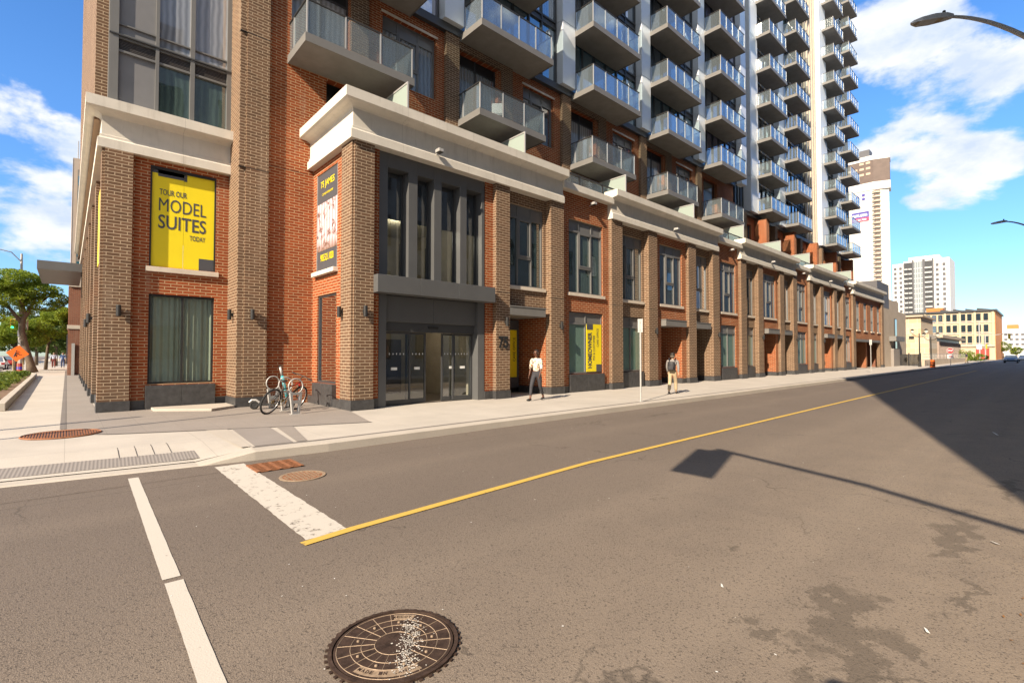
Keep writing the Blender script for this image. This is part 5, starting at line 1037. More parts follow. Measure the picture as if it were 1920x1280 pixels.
tree((-1.5, 66, 0), [((0, 0, 0), .15), ((.1, 0, 2), .11), ((.3, 0, 3.6), .07)], [[((.1, 0, 2.4), .1), ((.8, 0, 3.8), .05)], [((.2, 0, 2.8), .09), ((-.6, 0, 4.3), .04)]],
     [(-.2, 0, 4.3, 1.3, 1.6, .8), (.7, 0, 5.3, 1.2, 1.6, .7), (1.0, .3, 4.2, 1.0, 1.4, .9), (-.6, .2, 3.6, 1.0, 1.4, .6), (.6, .2, 3.4, 1.2, 1.3, .6), (1.3, .2, 5.4, .8, 1.2, .9)], 22000, .085, 'yellow green street tree under the steel canopy', seed=5)
tree((-3.4, 63, 0), [((0, 0, 0), .16), ((0, 0, 2.6), .10)], [[((0, 0, 1.9), .08), ((.9, 0, 3.2), .04)], [((0, 0, 2.0), .08), ((-.9, 0, 3.1), .04)]], [(0, 0, 3.4, 1.7, 1.6, .9), (1.1, 0, 2.9, 1.1, 1.4, .7), (-1.2, 0, 2.9, 1.2, 1.4, .7), (.3, 0, 4.3, 1.3, 1.4, .8)], 18000, .085, 'low leafy street tree just behind the leaning trunk', seed=8)
for i, (x, y, z, l) in enumerate(((-1.0, 84, 3.6, 'dark street tree right above the two distant people'), (.0, 100, 4.2, 'darkest tree close to the old brick building'), (-3.0, 92, 3.8, 'shaded street tree left of the distant people'), (-6.5, 130, 5.5, 'far broad tree over the parked cars'), (-12.5, 120, 6.0, 'far tree at the left edge of the view'))):
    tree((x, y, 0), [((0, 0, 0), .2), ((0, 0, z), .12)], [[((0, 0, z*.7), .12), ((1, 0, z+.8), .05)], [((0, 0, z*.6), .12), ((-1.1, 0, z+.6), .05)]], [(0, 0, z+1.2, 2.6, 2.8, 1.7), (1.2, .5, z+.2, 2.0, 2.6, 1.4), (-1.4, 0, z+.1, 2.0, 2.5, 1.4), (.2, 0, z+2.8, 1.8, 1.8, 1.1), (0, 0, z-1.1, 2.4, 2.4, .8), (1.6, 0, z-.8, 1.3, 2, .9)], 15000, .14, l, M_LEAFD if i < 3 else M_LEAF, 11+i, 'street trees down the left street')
# raised planter along the left street
tag(MB().prism([(-1.38, 19.0), (-1.66, 46.5), (-1.80, 47.6), (-4.3, 47.9), (-4.3, 48.1), (-1.7, 47.9), (-1.48, 46.6), (-1.2, 19.0)], .0, .22, 'z').build('planter_wall', M_KERB, loc=(-1.5, 30, 0), bevel=.015), 'long low concrete edge of the planting bed on the left', 'planter edge')
structure(MB().quad((-4.3, 19, .06), (-1.37, 19, .06), (-1.6, 47.8, .06), (-4.3, 47.8, .06)), 'planting_soil', mat('mulch', (.16, .10, .06), .95, 0, .3, 8))
m = MB(); r2 = random.Random(21)
for _ in range(150):
    y = r2.uniform(19.5, 47); x = r2.uniform(-4.2, -1.75-(y-19)*.01); rr = r2.uniform(.2, .5); leaves(m, [(x, y, .2, rr, rr*1.5, r2.uniform(.15, .32))], 110, .07, r2)
tag(m.build('bedding_plants', leafmat('bed_leaves', (.05, .10, .015), (.16, .20, .03)), loc=(-3, 30, 0)), 'low green plants filling the bed beside the left pavement', 'plants', kind='stuff')
# ================================================================ left street furniture and cars
t = thing('utility_pole', (-2.85, 57.6, 0), 'pale utility pole beside the leaning tree with red and blue wrapping at its foot', 'utility pole')
MB().tube([(-2.85, 57.6, 0), (-2.92, 57.6, 9.9)], [.17, .07], 12).build('pole', mat('concrete_pole', (.45, .42, .38), .85, 0, .1), t); MB().tube([(-2.85, 57.6, .02), (-2.85, 57.6, .75)], .20, 12).build('wrapping', mat('red_wrap', (.4, .05, .06), .8, 0, .1), t); MB().tube([(-2.85, 57.6, .25), (-2.85, 57.6, .48)], .206, 12).build('blue_wrapping', mat('blue_wrap', (.07, .06, .4), .8), t)
MB().tube([(-2.92, 57.6, 9.2), (-3.5, 57.3, 9.9), (-4.6, 57, 10.1)], .04, 6).build('lamp_arm', M_STEEL, t); MB().box(-5.1, -4.5, 56.9, 57.1, 10.02, 10.14).build('lamp_head', M_STEEL, t)
MB().box(-3.05, -2.65, 57.38, 57.4, 3.0, 3.5).build('parking_sign', M_WHITE, t)
t = thing('roadworks_sign', (-2.77, 53, 0), 'orange diamond roadworks sign with a digging worker on splayed legs', 'sign')
M_ORG = mat('orange_sign', (.85, .16, .01), .5, 0, .05); c = Vector((-2.77, 53, 1.58)); q = MB().box(-.45, .45, -.01, .01, -.45, .45).xf(Matrix.Translation(c) @ Matrix.Rotation(R(-8), 4, 'X') @ Matrix.Rotation(R(51), 4, 'Y')); q.build('panel', M_ORG, t, bevel=.004)
m = MB(); S = lambda x, z: (c.x+x, c.y-.03-.0, c.z+z)
m.tube([S(-.10, .10), S(-.14, -.05), S(-.05, -.26)], .035, 6); m.tube([S(-.14, -.05), S(-.22, -.26)], .035, 6); m.tube([S(-.10, .08), S(.04, -.04), S(.10, -.12)], .025, 6); m.lathe([(.01, -.05), (.05, 0), (.01, .05)], S(-.07, .19), 8)
m.quad(S(.08, -.22), S(.32, -.22), S(.26, -.12), S(.18, -.09)); m.build('pictogram', M_BLACK, t)
m = MB(); m.tube([(-3.05, 53.05, 1.4), (-2.98, 52.9, 0)], .022, 6); m.tube([(-2.48, 53.05, 1.4), (-2.45, 52.9, 0)], .022, 6); m.tube([(-2.77, 53.1, 1.6), (-2.77, 54.0, 0)], .022, 6); m.build('legs', mat('wood_leg', (.5, .4, .2), .8), t)
def traffic_light(x, y, z, label, green=True):
    t = thing('traffic_light', (x, y, 0), label, 'traffic light'); MB().tube([(x+.9, y, 0), (x+.9, y, z+.5)], .09, 8).tube([(x+.9, y, z+.45), (x, y, z+.45)], .04, 6).build('pole', M_STEEL, t); h = MB().box(x-.16, x+.16, y-.1, y+.1, z-.5, z+.45).build('housing', mat('signal_yellow', (.6, .4, .02), .5), t)
    e = bpy.data.materials.new('green_signal'); e.use_nodes = True; e.node_tree.nodes['Principled BSDF'].inputs['Emission Color'].default_value = (.0, 1, .45, 1); e.node_tree.nodes['Principled BSDF'].inputs['Emission Strength'].default_value = 4
    for k, mm in enumerate((e, M_BLACK, M_BLACK)): o_ = MB().lathe([(.10, 0), (.10, .02)], (0, 0, 0), 12).xf(Matrix.Translation((x, y-.105, z-.3+k*.3)) @ Matrix.Rotation(R(90), 4, 'X')); o_.build('lens', mm, h)
traffic_light(-3.6, 62.0, 4.2, 'small green traffic light left of the leaning tree')
def car(loc, rz, body_m, label, sc2=1.0, group=None):
    t = thing('parked_car', loc, label, 'car', group, rz)
    def B(mb, nm, mm, par=None, **kw): o = mb.build(nm, mm, None, **kw); o.parent = par or t; return o
    pr_ = [(-2.25, .28), (-2.3, .62), (-2.2, .88), (-1.55, .95), (-1.0, 1.38), (.25, 1.42), (.95, 1.0), (2.0, .82), (2.25, .6), (2.22, .28)]
    m = MB(); n = len(pr_)
    for y, s in ((-.86, 1), (-.88, 1), (.88, 1), (.86, 1)): pass
    ys = [-.88, -.80, .80, .88]; rows = []
    for y in (-.88, .88): rows.append([(x, y*(.78 if z > 1.2 else 1.0), z) for x, z in pr_])
    for j in range(n): m.quad(rows[0][j], rows[0][(j+1) % n], rows[1][(j+1) % n], rows[1][j])
    m.quad(*rows[0]); m.quad(*rows[1][::-1]); B(m, 'car_body', body_m, bevel=.05)
    m = MB()
    for s in (-1, 1): m.quad((-1.40, s*.885, .98), (-.95, s*.715, 1.33), (.22, s*.715, 1.36), (.82, s*.885, 1.0))
    B(m, 'side_window', M_BG); B(MB().quad((-1.53, -.72, .97), (-1.53, .72, .97), (-1.03, .60, 1.36), (-1.03, -.60, 1.36)).xf(Matrix.Translation((-.03, 0, .02))), 'rear_window', M_BG); B(MB().quad((.92, -.74, 1.02), (.92, .74, 1.02), (.28, .60, 1.40), (.28, -.60, 1.40)).xf(Matrix.Translation((.03, 0, .02))), 'windscreen', M_BG)
    for x in (-1.4, 1.38):
        for s in (-1, 1):
            c = Vector((x, s*.84, .33)); w_ = MB().tube([c-Vector((0, .1, 0)), c+Vector((0, .1, 0))], .33, 20); w_ = B(w_, 'wheel', M_RUB); B(MB().tube([c+Vector((0, s*.10, 0)), c+Vector((0, s*.115, 0))], .19, 14), 'rim', M_SILV, w_)
    for s in (-1, 1): B(MB().box(-2.31, -2.24, s*.78-.12, s*.78+.12, .66, .84), 'tail_light', mat('tail_red', (.4, .01, .01), .3), bevel=.02); B(MB().box(2.15, 2.27, s*.66-.16, s*.66+.16, .58, .70), 'headlight', M_WHITE, bevel=.02)
    B(MB().box(-2.33, -2.29, -.26, .26, .46, .58), 'number_plate', M_WHITE); B(MB().box(-2.32, -2.2, -.8, .8, .3, .42).box(2.15, 2.3, -.8, .8, .3, .42), 'bumper', M_BLACK, bevel=.02); return t
M_CARD = mat('dark_car_paint', (.02, .025, .03), .15, .3); M_CARW = mat('white_car_paint', (.6, .6, .6), .2); M_CARB = mat('silver_blue_car_paint', (.16, .22, .30), .2, .4); M_CARR = mat('red_car_paint', (.35, .03, .02), .2)
car((-5.6, 60, GZ), R(90), M_CARD, 'dark car nearest in the left street'); car((-5.3, 70, GZ), R(90), M_CARW, 'white car behind the leaning tree trunk'); car((-8.6, 66, GZ), R(90), M_CARB, 'silver blue car at the far left edge'); car((-5.2, 84, GZ), R(90), M_CARR, 'dark red car far down the left street'); car((-9, 100, GZ), R(90), M_CARD, 'farthest dark car in the left street')
# ================================================================ buildings down the left street
def win_grid(parent, mk, spots, cap=100):
    """first spot builds the window, the others are linked copies"""
    f0 = None
    for i, s in enumerate(spots[:cap]):
        if f0 is None: f0 = mk(); f0.location = s
        else:
            c = f0.copy(); COL.objects.link(c); c.parent = parent; c.location = s
            for ch in f0.children: g = ch.copy(); COL.objects.link(g); g.parent = c
t = thing('old_brick_building', (.3, 48, 0), 'older dark red brick building with pale stone band under the steel canopy', 'building')
MB().box(.05, 6, 47.5, 75, 0, 6.4).build('wall', M_RED2, t); MB().box(-.02, .75, 47.45, 50, 3.35, 3.62).build('stone_band', M_SILL, t); MB().box(.02, 6.1, 47.42, 75.1, 6.402, 6.7).build('parapet', M_SILL, t); MB().box(.25, .42, 47.2, 47.45, 0, 2.3).build('utility_box', M_STEEL, t); MB().lathe([(.14, 0), (.14, .5), (.2, .52), (.2, .6)], (.35, 50, 6.7), 10).build('chimney', M_SILL, t)
for k in range(5): f = MB().box(-.02, .049, 49+5*k, 51.5+5*k, .8, 3.0).build('window', M_FRAME, t); MB().box(-.03, -.021, 49.1+5*k, 51.4+5*k, .9, 2.9).build('pane', M_BG, f)
t = thing('office_tower', (2, 150, 0), 'tall beige office tower with teal windows far down the left street', 'building')
M_BEI = mat('beige_concrete', (.48, .38, .29), .85, 0, .06, .5)
MB().box(.35, 12, 150, 180, 0, 46.6).build('wall', M_BEI, t); MB().box(1.15, 12, 149.8, 149.99, 20, 44).build('window_recess', M_FARG, t); MB().box(2.0, 12, 152, 170, 46.602, 49.5).build('roof_room', M_BEI, t); MB().tube([(1.2, 151, 46.6), (1.2, 151, 51)], .12, 5).build('antenna', M_STEEL, t); MB().box(.3, .349, 149.95, 180, 0, 46.4).build('side_wall', M_BEI, t)
def mk(): f = MB().box(0, 2.4, 149.7, 149.79, 0, 2.2).build('window', glass_dark('teal_glass', (.02, .12, .15), .15, .05), t); return f
win_grid(t, mk, [(1.3-2+2+2.7*i-2+2, 0, 20.5+3.3*j) for i in range(3) for j in range(7)])
for i, (x, y, z, l) in enumerate(((.6, 116, 3.4, 'dark tree closing the end of the left pavement'), (-2.2, 135, 3.8, 'farthest dark tree at the end of the left pavement'), (-5.0, 108, 4.0, 'mid green tree over the left street traffic'))):
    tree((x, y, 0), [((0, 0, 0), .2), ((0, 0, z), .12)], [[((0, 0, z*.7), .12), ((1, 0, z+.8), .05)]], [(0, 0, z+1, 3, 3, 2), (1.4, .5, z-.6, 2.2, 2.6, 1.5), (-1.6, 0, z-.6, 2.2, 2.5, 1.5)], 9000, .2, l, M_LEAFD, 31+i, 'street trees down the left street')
t = thing('corner_building', (-22, 120, 0), 'dark and tan buildings low behind the cars at the left edge', 'building')
MB().box(-40, -19.5, 110, 150, 0, 11).build('wall', M_RED2, t); MB().box(-19.48, -19.4, 112, 148, .5, 4).build('shop_window', M_BG, t)
# ================================================================ right-hand background
t = thing('stone_annex', (75, 13.2, 0), 'plain beige concrete building joined to the end of the brick podium', 'building')
M_BEI2 = concrete('beige_stone', (.50, .42, .33), False)
MB().box(70.6, 84.9, 12.9, 25, 0, 7.0).build('wall', M_BEI2, t); f = MB().box(77.2, 78.4, 12.82, 12.89, 1.6, 6.0).build('window', M_FRAME, t); MB().box(77.3, 78.3, 12.8, 12.815, 1.7, 5.9).build('pane', M_BG, f); MB().box(74.2, 79.5, 12.2, 12.89, 3.1, 3.7).build('door_canopy', M_EDGE, t); MB().box(75, 78.6, 12.6, 12.89, 0, 2.2).build('concrete_screen', M_PATCH, t)
def stoneblk():
    b = NB('tan_stone_blocks'); s = b.n('ShaderNodeSeparateXYZ', {0: b.pos()}); v = b.n('ShaderNodeCombineXYZ', {0: s.outputs[1], 1: s.outputs[2]}).outputs[0]
    br = b.n('ShaderNodeTexBrick', {'Vector': v, 'Color1': (.56, .47, .34, 1), 'Color2': (.50, .37, .22, 1), 'Mortar': (.62, .55, .44, 1), 'Scale': 1, 'Mortar Size': .03, 'Brick Width': 1.1, 'Row Height': .8, 'Bias': -.3}); b.col(br.outputs[0]); b.set(Roughness=.9); return b.m
M_TAN = stoneblk()
t = thing('stone_hall', (100, 14, 0), 'tan stone block hall with a slatted side wall behind the black fence', 'building')
MB().box(98, 106, 12.1, 16.4, -.2, 4.6).box(100, 112, 13.3, 20, 4.601, 7.4).build('wall', M_TAN, t); MB().box(99.6, 112.4, 13.0, 20.3, 7.402, 7.7).build('coping', M_BEI2, t); MB().box(106, 138, 12.3, 20, -.2, 4.2).build('side_wing', M_TAN, t); m = MB()
for k in range(26): m.box(107+1.2*k, 107.5+1.2*k, 11.95, 12.29, .8, 3.6)
m.build('slats', mat('weathered_wood', (.33, .26, .22), .85), t); MB().box(106.4, 139, 11.4, 20.2, 4.202, 4.7).build('eaves', M_BEI2, t); MB().box(106, 138, 12.2, 12.3, 3.62, 4.19).build('dark_frieze', M_FRAME, t)
MB().box(97.9, 97.99, 13.9, 14.5, 3.9, 4.3).build('vent', M_BLACK, t)
t = thing('corner_block', (215, 18, 0), 'four storey pale yellow brick block with orange side wall at the end of the street', 'building')
M_PY = mat('pale_yellow_brick', (.52, .44, .30), .85, 0, .06, 1); M_OR = mat('orange_brick', (.50, .20, .06), .85, 0, .1, 1)
MB().box(200, 233, 9.92, 30, -.6, 14.0).build('wall', M_PY, t); MB().box(200.02, 233, 9.8, 9.919, -.6, 14.05).build('side_wall', M_OR, t); MB().box(199.5, 233.5, 9.4, 30.5, 14.06, 14.6).build('roof', M_FRAME, t)
for z in (4.1, 7.5, 10.9): MB().box(199.8, 199.99, 9.95, 30, z-.1, z+.15).build('string_course', M_SILL, t)
for y in (10.2, 14.05, 17.35, 20.7, 25.5): MB().box(199.7, 199.99, y-.15, y+.35, 4.26, 13.9).build('pilaster', M_PY, t)
MB().box(199.6, 199.99, 9.95, 30, 3.6, 3.95).build('shop_fascia', M_BEI, t)
for a, b_, mm in ((11.2, 14.0, mat('red_shopfront', (.4, .05, .03), .5)), (17.5, 20, M_FRAME), (21, 24, M_FRAME), (25.5, 29, M_FRAME)): MB().box(199.75, 199.99, a, b_, 0, 3.2).build('shopfront', mm, t)
def mk():
    f = MB().box(199.70, 199.99, 0, .95, 0, 2.1).build('window', M_FRAME, t); MB().box(199.66, 199.695, .08, .87, .08, 2.0).build('pane', M_BG, f); MB().box(199.60, 199.99, -.08, 1.03, -.2, -.02).build('sill', M_SILL, f); return f
win_grid(t, mk, [(0, y, z) for z in (4.75, 8.05, 11.4) for y in (11.27, 12.86, 14.8, 16.2, 18.1, 19.55, 21.4, 22.85, 24.3, 26.2, 27.7)])
for y, w_ in ((11, 3), (14.6, 2), (17.2, 2.2), (20, 2.4)): MB().prism([(y, 14.6), (y+w_, 14.6), (y+w_, 15.5), (y, 15.0)], 205, 209, 'x').build('skylight', M_FRAME, t)
MB().box(206, 212, 22, 26, 14.6, 16.2).build('stair_room', M_OR, t)
t = thing('white_tower', (470, 60, 0), 'white high rise with dark balcony stripes and a glazed middle', 'building')
M_WT = mat('white_concrete', (.64, .63, .61), .8, 0, .04, .1); M_DG = mat('dark_grey_cladding', (.10, .10, .11), .6, 0, .1, .3)
MB().box(460, 490, 44.8, 70.4, -1, 70).build('wall', M_WT, t); MB().box(462, 490, 70.41, 77.5, -1, 69).build('side_wing', M_WT, t); MB().box(463, 485, 50.5, 68, 70.01, 73).build('roof_room', M_WT, t)
for a, b_ in ((58.2, 59.6), (64.6, 65.4), (53.4, 54.2)): MB().box(459.5, 459.99, a, b_, 0, 70.5).build('grey_column', M_DG, t)
MB().box(459.6, 459.99, 59.61, 64.59, 0, 69).build('glazing', glass_dark('milky_glass', (.30, .33, .33), .2, .1), t)
for a, b_ in ((65.41, 70.2), (54.21, 58.19)): MB().box(459.7, 459.99, a, b_, 0, 68.8).build('balcony_recess', M_FRAME, t)
def mk(): f = MB().box(458.9, 459.69, 0, 2.05, 0, 1.15).build('balcony', M_POST, t); return f
win_grid(t, mk, [(0, y, 3+3.55*j) for j in range(18) for y in (65.6, 68.0, 54.3, 56.3)][:76])
def mk(): f = MB().box(459.9, 459.99, 0, 1.6, 0, 2.0).build('window', M_DG, t); return f
win_grid(t, mk, [(0, y, 4+3.55*j) for j in range(18) for y in (47.0, 50.7)]+[(2, y, 4+3.55*j) for j in range(18) for y in (71.8, 75.0)])
m = MB()
for j in range(18):
    z = 1+3.7*j; m.box(459.55, 459.598, 59.62, 64.58, z, z+.35)
for y in (60.8, 62.2, 63.5): m.box(459.54, 459.55, y, y+.2, 0, 69)
m.build('glazing_bars', M_WT, t)
t = thing('landmark_tower', (395, 78, 0), 'very tall white tower with stacked balconies and a brown crown behind the brick building', 'building')
MB().prism([(385, 73.8), (385, 92), (398, 92), (398, 68.0), (389, 66.2)], -1, 108, 'z').build('shaft', mat('landmark_white', (.60, .575, .53), .8, 0, .05, .05), t)
MB().prism([(384.6, 73.6), (384.6, 92), (398, 92), (398, 66.6), (388, 65.2)], 108.01, 113, 'z').build('white_belt', M_WT, t)
MB().prism([(384.9, 73.4), (384.9, 92), (398, 92), (398, 66.9), (388, 65.4)], 113.01, 127.5, 'z').build('brown_crown', mat('brown_cladding', (.12, .085, .07), .6, 0, .15, .3), t)
MB().prism([(384.6, 73.6), (384.6, 92), (398, 92), (398, 66.6), (388, 65.2)], 127.51, 130.5, 'z').build('top_belt', M_WT, t); MB().box(388, 396, 76, 90, 130.51, 136).build('roof_room', M_DG, t)
m = MB()
for z in (114.5, 118.2, 121.9, 125.4): 
    for y in (75, 78.5, 82, 85.5): m.box(384.7, 384.88, y, y+2.4, z, z+1.5) if (int(y)+int(z)) % 3 else None
m.build('crown_windows', M_BEI, t)
for k, (y0, y1) in enumerate(((72.2, 73.4), (65.6, 66.4))): pass
def mk():
    f = MB().prism([(384.2, 70.2), (383.2, 72.2), (384.4, 74.4), (385.5, 74.4), (387.2, 70.2)], 0, .55, 'z').build('balcony', M_SILL, t); MB().prism([(384.5, 70.4), (383.6, 72.2), (384.7, 74.2), (385.5, 74.2), (387.2, 70.4)], .56, 1.4, 'z').build('parapet', mat('balcony_brown', (.30, .22, .17), .8), f); return f
win_grid(t, mk, [(0, 0, 3+2.85*j) for j in range(37)])
MB().box(384.9, 384.99, 76.2, 86, 88, 95).build('banner_board', mat('navy_banner', (.06, .05, .28), .6), t) if False else None
b_ = thing('tower_banner', (384.9, 81, 88.5), 'small navy and red rent banner hung high on the white tower', 'banner')
MB().box(384.7, 384.95, 76.2, 85.6, 90.8, 94.6).build('upper_panel', mat('navy_banner', (.06, .05, .28), .6), b_); MB().box(384.7, 384.95, 76.2, 85.6, 88.4, 90.79).build('lower_panel', mat('red_banner', (.45, .05, .12), .6), b_)
m = MB(); text_mb(m, 'rent.com', (384.6, 85.1, 91.5), (0, -1, 0), (0, 0, 1), 8, 2.2, 0, .03); text_mb(m, '905.521.7020', (384.6, 84.6, 88.9), (0, -1, 0), (0, 0, 1), 7, 1.2, 0, .02); m.build('lettering', M_WHITE, b_)
b_ = thing('tower_logo', (384.9, 80.5, 103.5), 'dark purple logo of leaf shapes on the white tower wall', 'logo')
for y, z in ((82.2, 104.6), (79.0, 105.6), (82.2, 102), (79.0, 103)): MB().lathe([(1.05, 0), (1.05, .2)], (0, 0, 0), 5).xf(Matrix.Translation((384.95, y, z)) @ Matrix.Rotation(R(-90), 4, 'Y')).build('leaf', MATS['navy_banner'], b_)
t = thing('white_lowrise', (330, 10, 0), 'low white apartment block at the right end of the street', 'building')
MB().box(330, 350, -12, 14.5, -1, 13.3).build('wall', M_WT, t); MB().box(332, 340, 8.6, 12.4, 13.3, 15.4).build('roof_room', M_OR, t)
def mk(): return MB().box(329.85, 329.99, 0, 1.1, 0, .9).build('window', M_DG, t)
win_grid(t, mk, [(0, y, z) for z in (3.3, 5.6, 7.9, 10.2) for y in (5.0, 6.6, 8.5, 10.4, 12.2)])
t = thing('roof_pavilion', (60, 20, 8), 'low grey rooftop extension at the far end of the brick building', 'building')
MB().box(75.3, 82, 14.2, 20, 7.01, 10.8).build('wall', M_DG, t); MB().box(75.2, 92, 14.8, 22, 7.0, 9.2).build('lower_wall', M_BEI2, t)
for i, (x, y, s_, l) in enumerate(((225, 9.3, 1.5, 'round green tree in front of the white lowrise'), (215, 6.0, 1.0, 'small green tree at the right edge of the street end'))):
    tree((x, y, 0), [((0, 0, 0), .2), ((0, 0, 1.8), .12)], [[((0, 0, 1.2), .08), ((0, .5, 2.3), .04)]], [(0, 0, 2.6*s_, 1.2*s_, 1.3*s_, 1.1*s_), (0, .6, 2.0*s_, 1.1, 1.1, .8)], 2500, .16, l, M_LEAF, 40+i)
for i, (x, y, s_, l) in enumerate(((150, 13.6, 1.0, 'low bushes by the terrace railing in front of the yellow brick block'), (135, 12.0, 1.2, 'leafy bushes behind the stop sign'), (142, 9.8, .8, 'rounded bush near the far crossing'))):
    t = thing('bush', (x, y, 0), l, 'bush'); m = MB(); leaves(m, [(x, y, 1.0*s_, 1.5*s_, 2.2*s_, 1.0*s_), (x, y+1.5, .9*s_, 1.2, 1.5, .9*s_)], 1800, .15, random.Random(60+i)); m.build('foliage', M_LEAF, t)
def triple(x, y, h, label):
    t = thing('globe_lamp', (x, y, 0), label, 'street lamp', 'ornamental twin lamps by the black fence'); MB().lathe([(.16, 0), (.14, .5), (.07, .6), (.06, h-.5), (.05, h)], (x, y, 0), 12).build('post', M_BLACK, t)
    MB().tube([(x, y, h-.45), (x-.1, y+.35, h-.35), (x-.15, y+.62, h-.05)], .03, 6).tube([(x, y, h-.45), (x+.1, y-.35, h-.35), (x+.15, y-.62, h-.05)], .03, 6).build('arms', M_BLACK, t)
    for dx, dy in ((-.15, .62), (.15, -.62)): g = MB().lathe([(.10, 0), (.2, .18), (.2, .3), (.08, .42)], (x+dx, y+dy, h-.05), 10).build('lantern', M_CREAM, t); MB().lathe([(.22, 0), (.1, .13), (.01, .2)], (x+dx, y+dy, h+.33), 10).build('lantern_cap', M_BLACK, g)
triple(75, 10.15, 4.0, 'nearer ornamental black twin lamp post'); triple(77, 9.35, 3.6, 'farther ornamental grey twin lamp post, close to the orange barrel')
t = thing('black_fence', (80, 12, 0), 'black slatted fence screen beside the beige building', 'fence')
m = MB()
for k in range(16): y = 12.9-.0-k*.13; m.box(79.97, 80.03, y-.055, y+.055, .05, 1.5)
m.build('slats', M_BLACK, t)
for y in (12.95, 11.9, 10.75): MB().box(79.94, 80.06, y-.06, y+.06, 0, 1.65).build('post', M_BLACK, t)
t = thing('stop_sign', (85, 8.4, 0), 'red octagonal stop sign with a small panel below it', 'stop sign'); MB().tube([(85, 8.4, -.1), (85, 8.4, 2.3)], .03, 8).build('pole', M_STEEL, t)
oc = lambda r, yy, zz: [(yy+r*math.cos(R(22.5+45*k)), zz+r*math.sin(R(22.5+45*k))) for k in range(8)]
MB().prism(oc(.38, 8.4, 1.95), 84.94, 84.96, 'x').build('octagon', M_WHITE, t); MB().prism(oc(.35, 8.4, 1.95), 84.92, 84.939, 'x').build('red_face', mat('sign_red', (.5, .01, .01), .5), t); m = MB(); text_mb(m, 'STOP', (84.91, 8.66, 1.84), (0, -1, 0), (0, 0, 1), .52, .22, 0, .03); m.build('lettering', M_WHITE, t)
MB().box(84.92, 84.95, 8.12, 8.68, .95, 1.45).build('lower_panel', M_WHITE, t); m = MB().box(84.91, 84.919, 8.2, 8.6, 1.1, 1.17).box(84.91, 84.919, 8.2, 8.6, 1.25, 1.32); m.build('red_stripe', MATS['sign_red'], t)
t = thing('traffic_barrel', (72, 8.62, 0), 'orange construction barrel with dark bands', 'barrel'); MB().lathe([(.26, 0), (.26, .06), (.22, .07), (.2, .8), (.17, .86), (.1, .87)], (72, 8.62, 0), 18).build('drum', M_ORG, t)
for z in (.25, .5): MB().lathe([(.222, z), (.217, z+.12)], (72, 8.62, 0), 18).build('band', M_BLACK, t)
t = thing('terrace_wall', (88, 9, 0), 'low pale terrace wall with thin metal railing', 'wall'); MB().box(80.5, 130, 10.4, 10.8, 0, .75).build('wall', M_BEI2, t); m = MB().box(80.5, 130, 10.58, 10.62, 1.45, 1.5).box(80.5, 130, 10.58, 10.62, 1.1, 1.13)
for k in range(34): m.box(80.5+1.5*k, 80.54+1.5*k, 10.58, 10.62, .75, 1.45)
m.build('railing', M_STEEL, t)
structure(MB().prism([(74, 8.4), (74, 13), (160, 13), (160, 9.6), (120, 8.2), (95, 7.6), (82, 7.9)], -.16, .0, 'z'), 'pavement', M_WALK)
structure(MB().quad((150, 6.5, -.148), (150, 8.2, -.148), (158, 8.6, -.148), (158, 6.5, -.148)).quad((120, .2, -.14), (120, 7.5, -.14), (121.5, 7.5, -.14), (121.5, .2, -.14)), 'far_crossing_paint', M_WP)
car((130, 4.4, GZ), R(180), M_CARB, 'silver blue car approaching at the far end of the street'); car((160, 3.3, GZ), R(180), M_CARW, 'white car at the right edge far down the street')
t = thing('shop_sign_post', (150, 8.4, 0), 'pale utility pole in front of the yellow brick block', 'utility pole'); MB().tube([(160, 10.6, 0), (160, 10.6, 9)], .13, 8).build('pole', M_STEEL, t); MB().box(159.8, 159.86, 10.2, 11.1, 2.6, 3.8).build('sign_panel', M_WHITE, t)

walker((108, 8.7, 0), R(120), 1.7, 'distant person in a dark top near the stop sign at the end of the pavement', (.3, .18, .12), mat('navy_top', (.03, .03, .08), .8), M_KHAKI, M_SHOE, M_HAIR, stride=.4)
t = thing('traffic_light', (148, 8.9, 0), 'distant traffic light on an arm at the far corner', 'traffic light'); MB().tube([(148, 8.9, 0), (148, 8.9, 5.6)], .12, 8).tube([(148, 8.9, 5.4), (148, 5.2, 5.9)], .06, 6).build('pole', M_STEEL, t); MB().box(147.85, 148.1, 5.0, 5.4, 4.7, 5.8).build('housing', MATS['signal_yellow'], t); MB().box(147.8, 148.1, 8.6, 8.85, 2.6, 3.6).build('side_housing', MATS['signal_yellow'], t)
for i, (x, l) in enumerate(((52, 'first small steel bollard'), )): pass
# ================================================================ building across the street (throws the long shadow) and litter
t = thing('corner_office_building', (20, -10, 0), 'plain brick office block across the street behind the photographer', 'building')
XS, YS, HS = -3.9, -3.15, 27.0
MB().box(XS, 170, -30, YS, 0, HS).build('wall', mat('blue_grey_cladding', (.26, .33, .42), .5), t); MB().box(XS-.45, 170, -30, YS+.45, HS+.001, HS+.8).build('cornice', M_STONE, t)
def mk():
    f = MB().box(0, 1.6, YS+.001, YS+.06, 0, 2.1).build('window', M_FRAME, t); MB().box(.1, 1.5, YS+.061, YS+.07, .1, 2.0).build('pane', M_BG, f); return f
win_grid(t, mk, [(x, 0, z) for z in (1.2, 5.0, 8.8, 12.6, 16.4, 20.2) for x in [i*3.6 for i in range(16)]], 96)
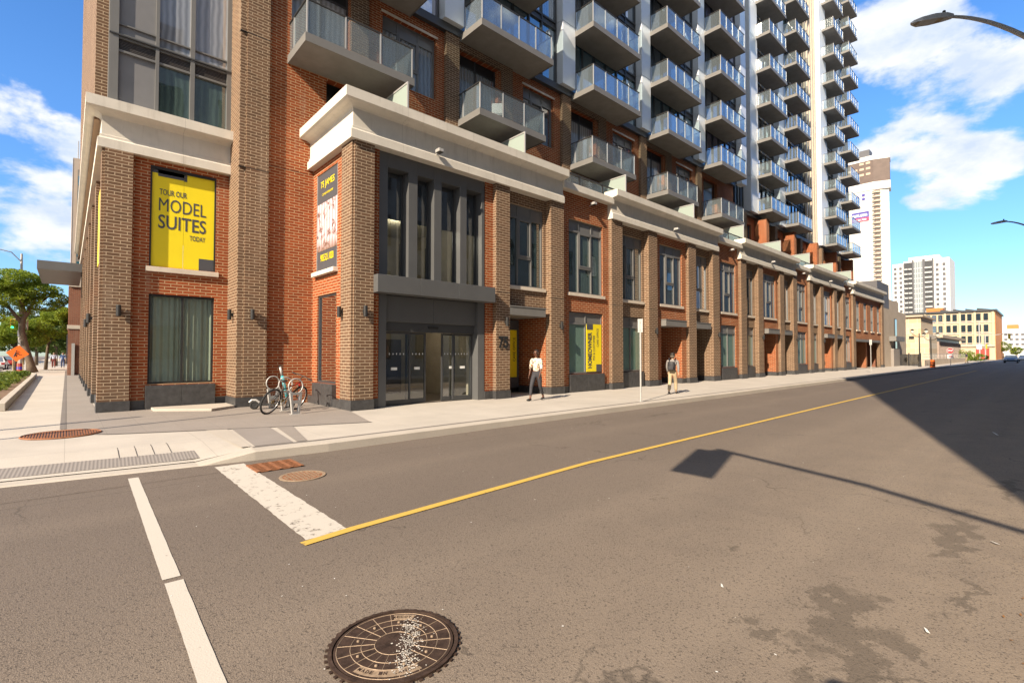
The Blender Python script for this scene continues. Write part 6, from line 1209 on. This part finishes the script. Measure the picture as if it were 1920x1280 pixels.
# photographer: seen only as a shadow at the foot of the frame
M_PAPER = mat('white_litter', (.75, .74, .70), .8); M_LF = mat('dry_leaf', (.22, .11, .04), .9)
r2 = random.Random(9)
def litter(x, y, L_, w_, a, label, m_=M_PAPER, nm='litter', cat='litter'):
    q = MB(); q.quad((-L_, -w_, 0), (L_*.9, -w_*.6, .004), (L_, w_, .012), (-L_*.8, w_*1.1, .006)); q.quad((-L_, -w_, -.002), (-L_*.8, w_*1.1, .003), (L_, w_, .009), (L_*.9, -w_*.6, .001)); q.xf(Matrix.Translation((x, y, GZ+.013)) @ Matrix.Rotation(a, 4, 'Z')); tag(q.build(nm, m_, loc=(x, y, GZ)), label, cat)
litter(14.5, .75, .22, .016, .2, 'long thin white strip of paper in the shaded road')
litter(3.55, 1.62, .018, .008, .5, 'small scrap of white paper nearest the oil stain'); litter(3.9, .52, .022, .009, .4, 'crumpled white wrapper near the right kerb'); litter(6.15, .34, .035, .012, .9, 'torn white sheet close to the right kerb under the pole shadow'); litter(3.05, .48, .03, .014, .8, 'tiny white scrap at the bottom right')
m = MB()
for _ in range(120):
    x = r2.uniform(2.5, 14); y = .05+abs(r2.gauss(0, .06)); s = r2.uniform(.008, .022); a = r2.random()*6; d = Vector((math.cos(a), math.sin(a), 0))*s; e = Vector((-d.y, d.x, 0))*.5; p = Vector((x, y, GZ+.01)); m.quad(p-d, p-e, p+d+Vector((0, 0, .006)), p+e)
tag(m.build('dry_leaves', M_LF, loc=(5, .1, GZ)), 'dry brown leaves and crumbs scattered along the right kerb', 'leaves', kind='stuff')
m = MB()
for _ in range(90):
    x = r2.uniform(.5, 12); y = r2.uniform(.8, 7.8); s = r2.uniform(.004, .011); a = r2.random()*6; d = Vector((math.cos(a), math.sin(a), 0))*s; e = Vector((-d.y, d.x, 0))*.6; p = Vector((x, y, GZ+.007)); m.quad(p-d, p-e, p+d, p+e)
tag(m.build('road_crumbs', M_PAPER, loc=(5, 3, GZ)), 'tiny pale crumbs strewn over the asphalt', 'crumbs', kind='stuff')
# poles outside the left edge whose shadows cross the corner pavement
def spole(x, y, h, r, label, kind='utility_pole'):
    t = thing(kind, (x, y, 0), label, 'utility pole'); MB().tube([(x, y, -.15), (x, y, h)], [r, r*.8], 12).build('pole', MATS['concrete_pole'], t); return t
T1 = math.tan(SAZ)
spole(-9.2, 14.37-(9.2-.98)*T1, 7.1, .11, 'grey pole out of view to the left whose shadow reaches the corner pier')
spole(-6.5, 13.16-(6.5+.35)*T1, 7.0, .07, 'slim pole out of view to the left whose shadow reaches the scooter')

walker((.0, -.12, 0), R(50), 1.84, 'photographer standing at the kerb, seen only by the shadow at the foot of the frame', (.4, .25, .17), M_GRYS, M_DARKP, M_SHOE, M_HAIR, stride=.15, arms=((.1, .1), (.1, .1)))
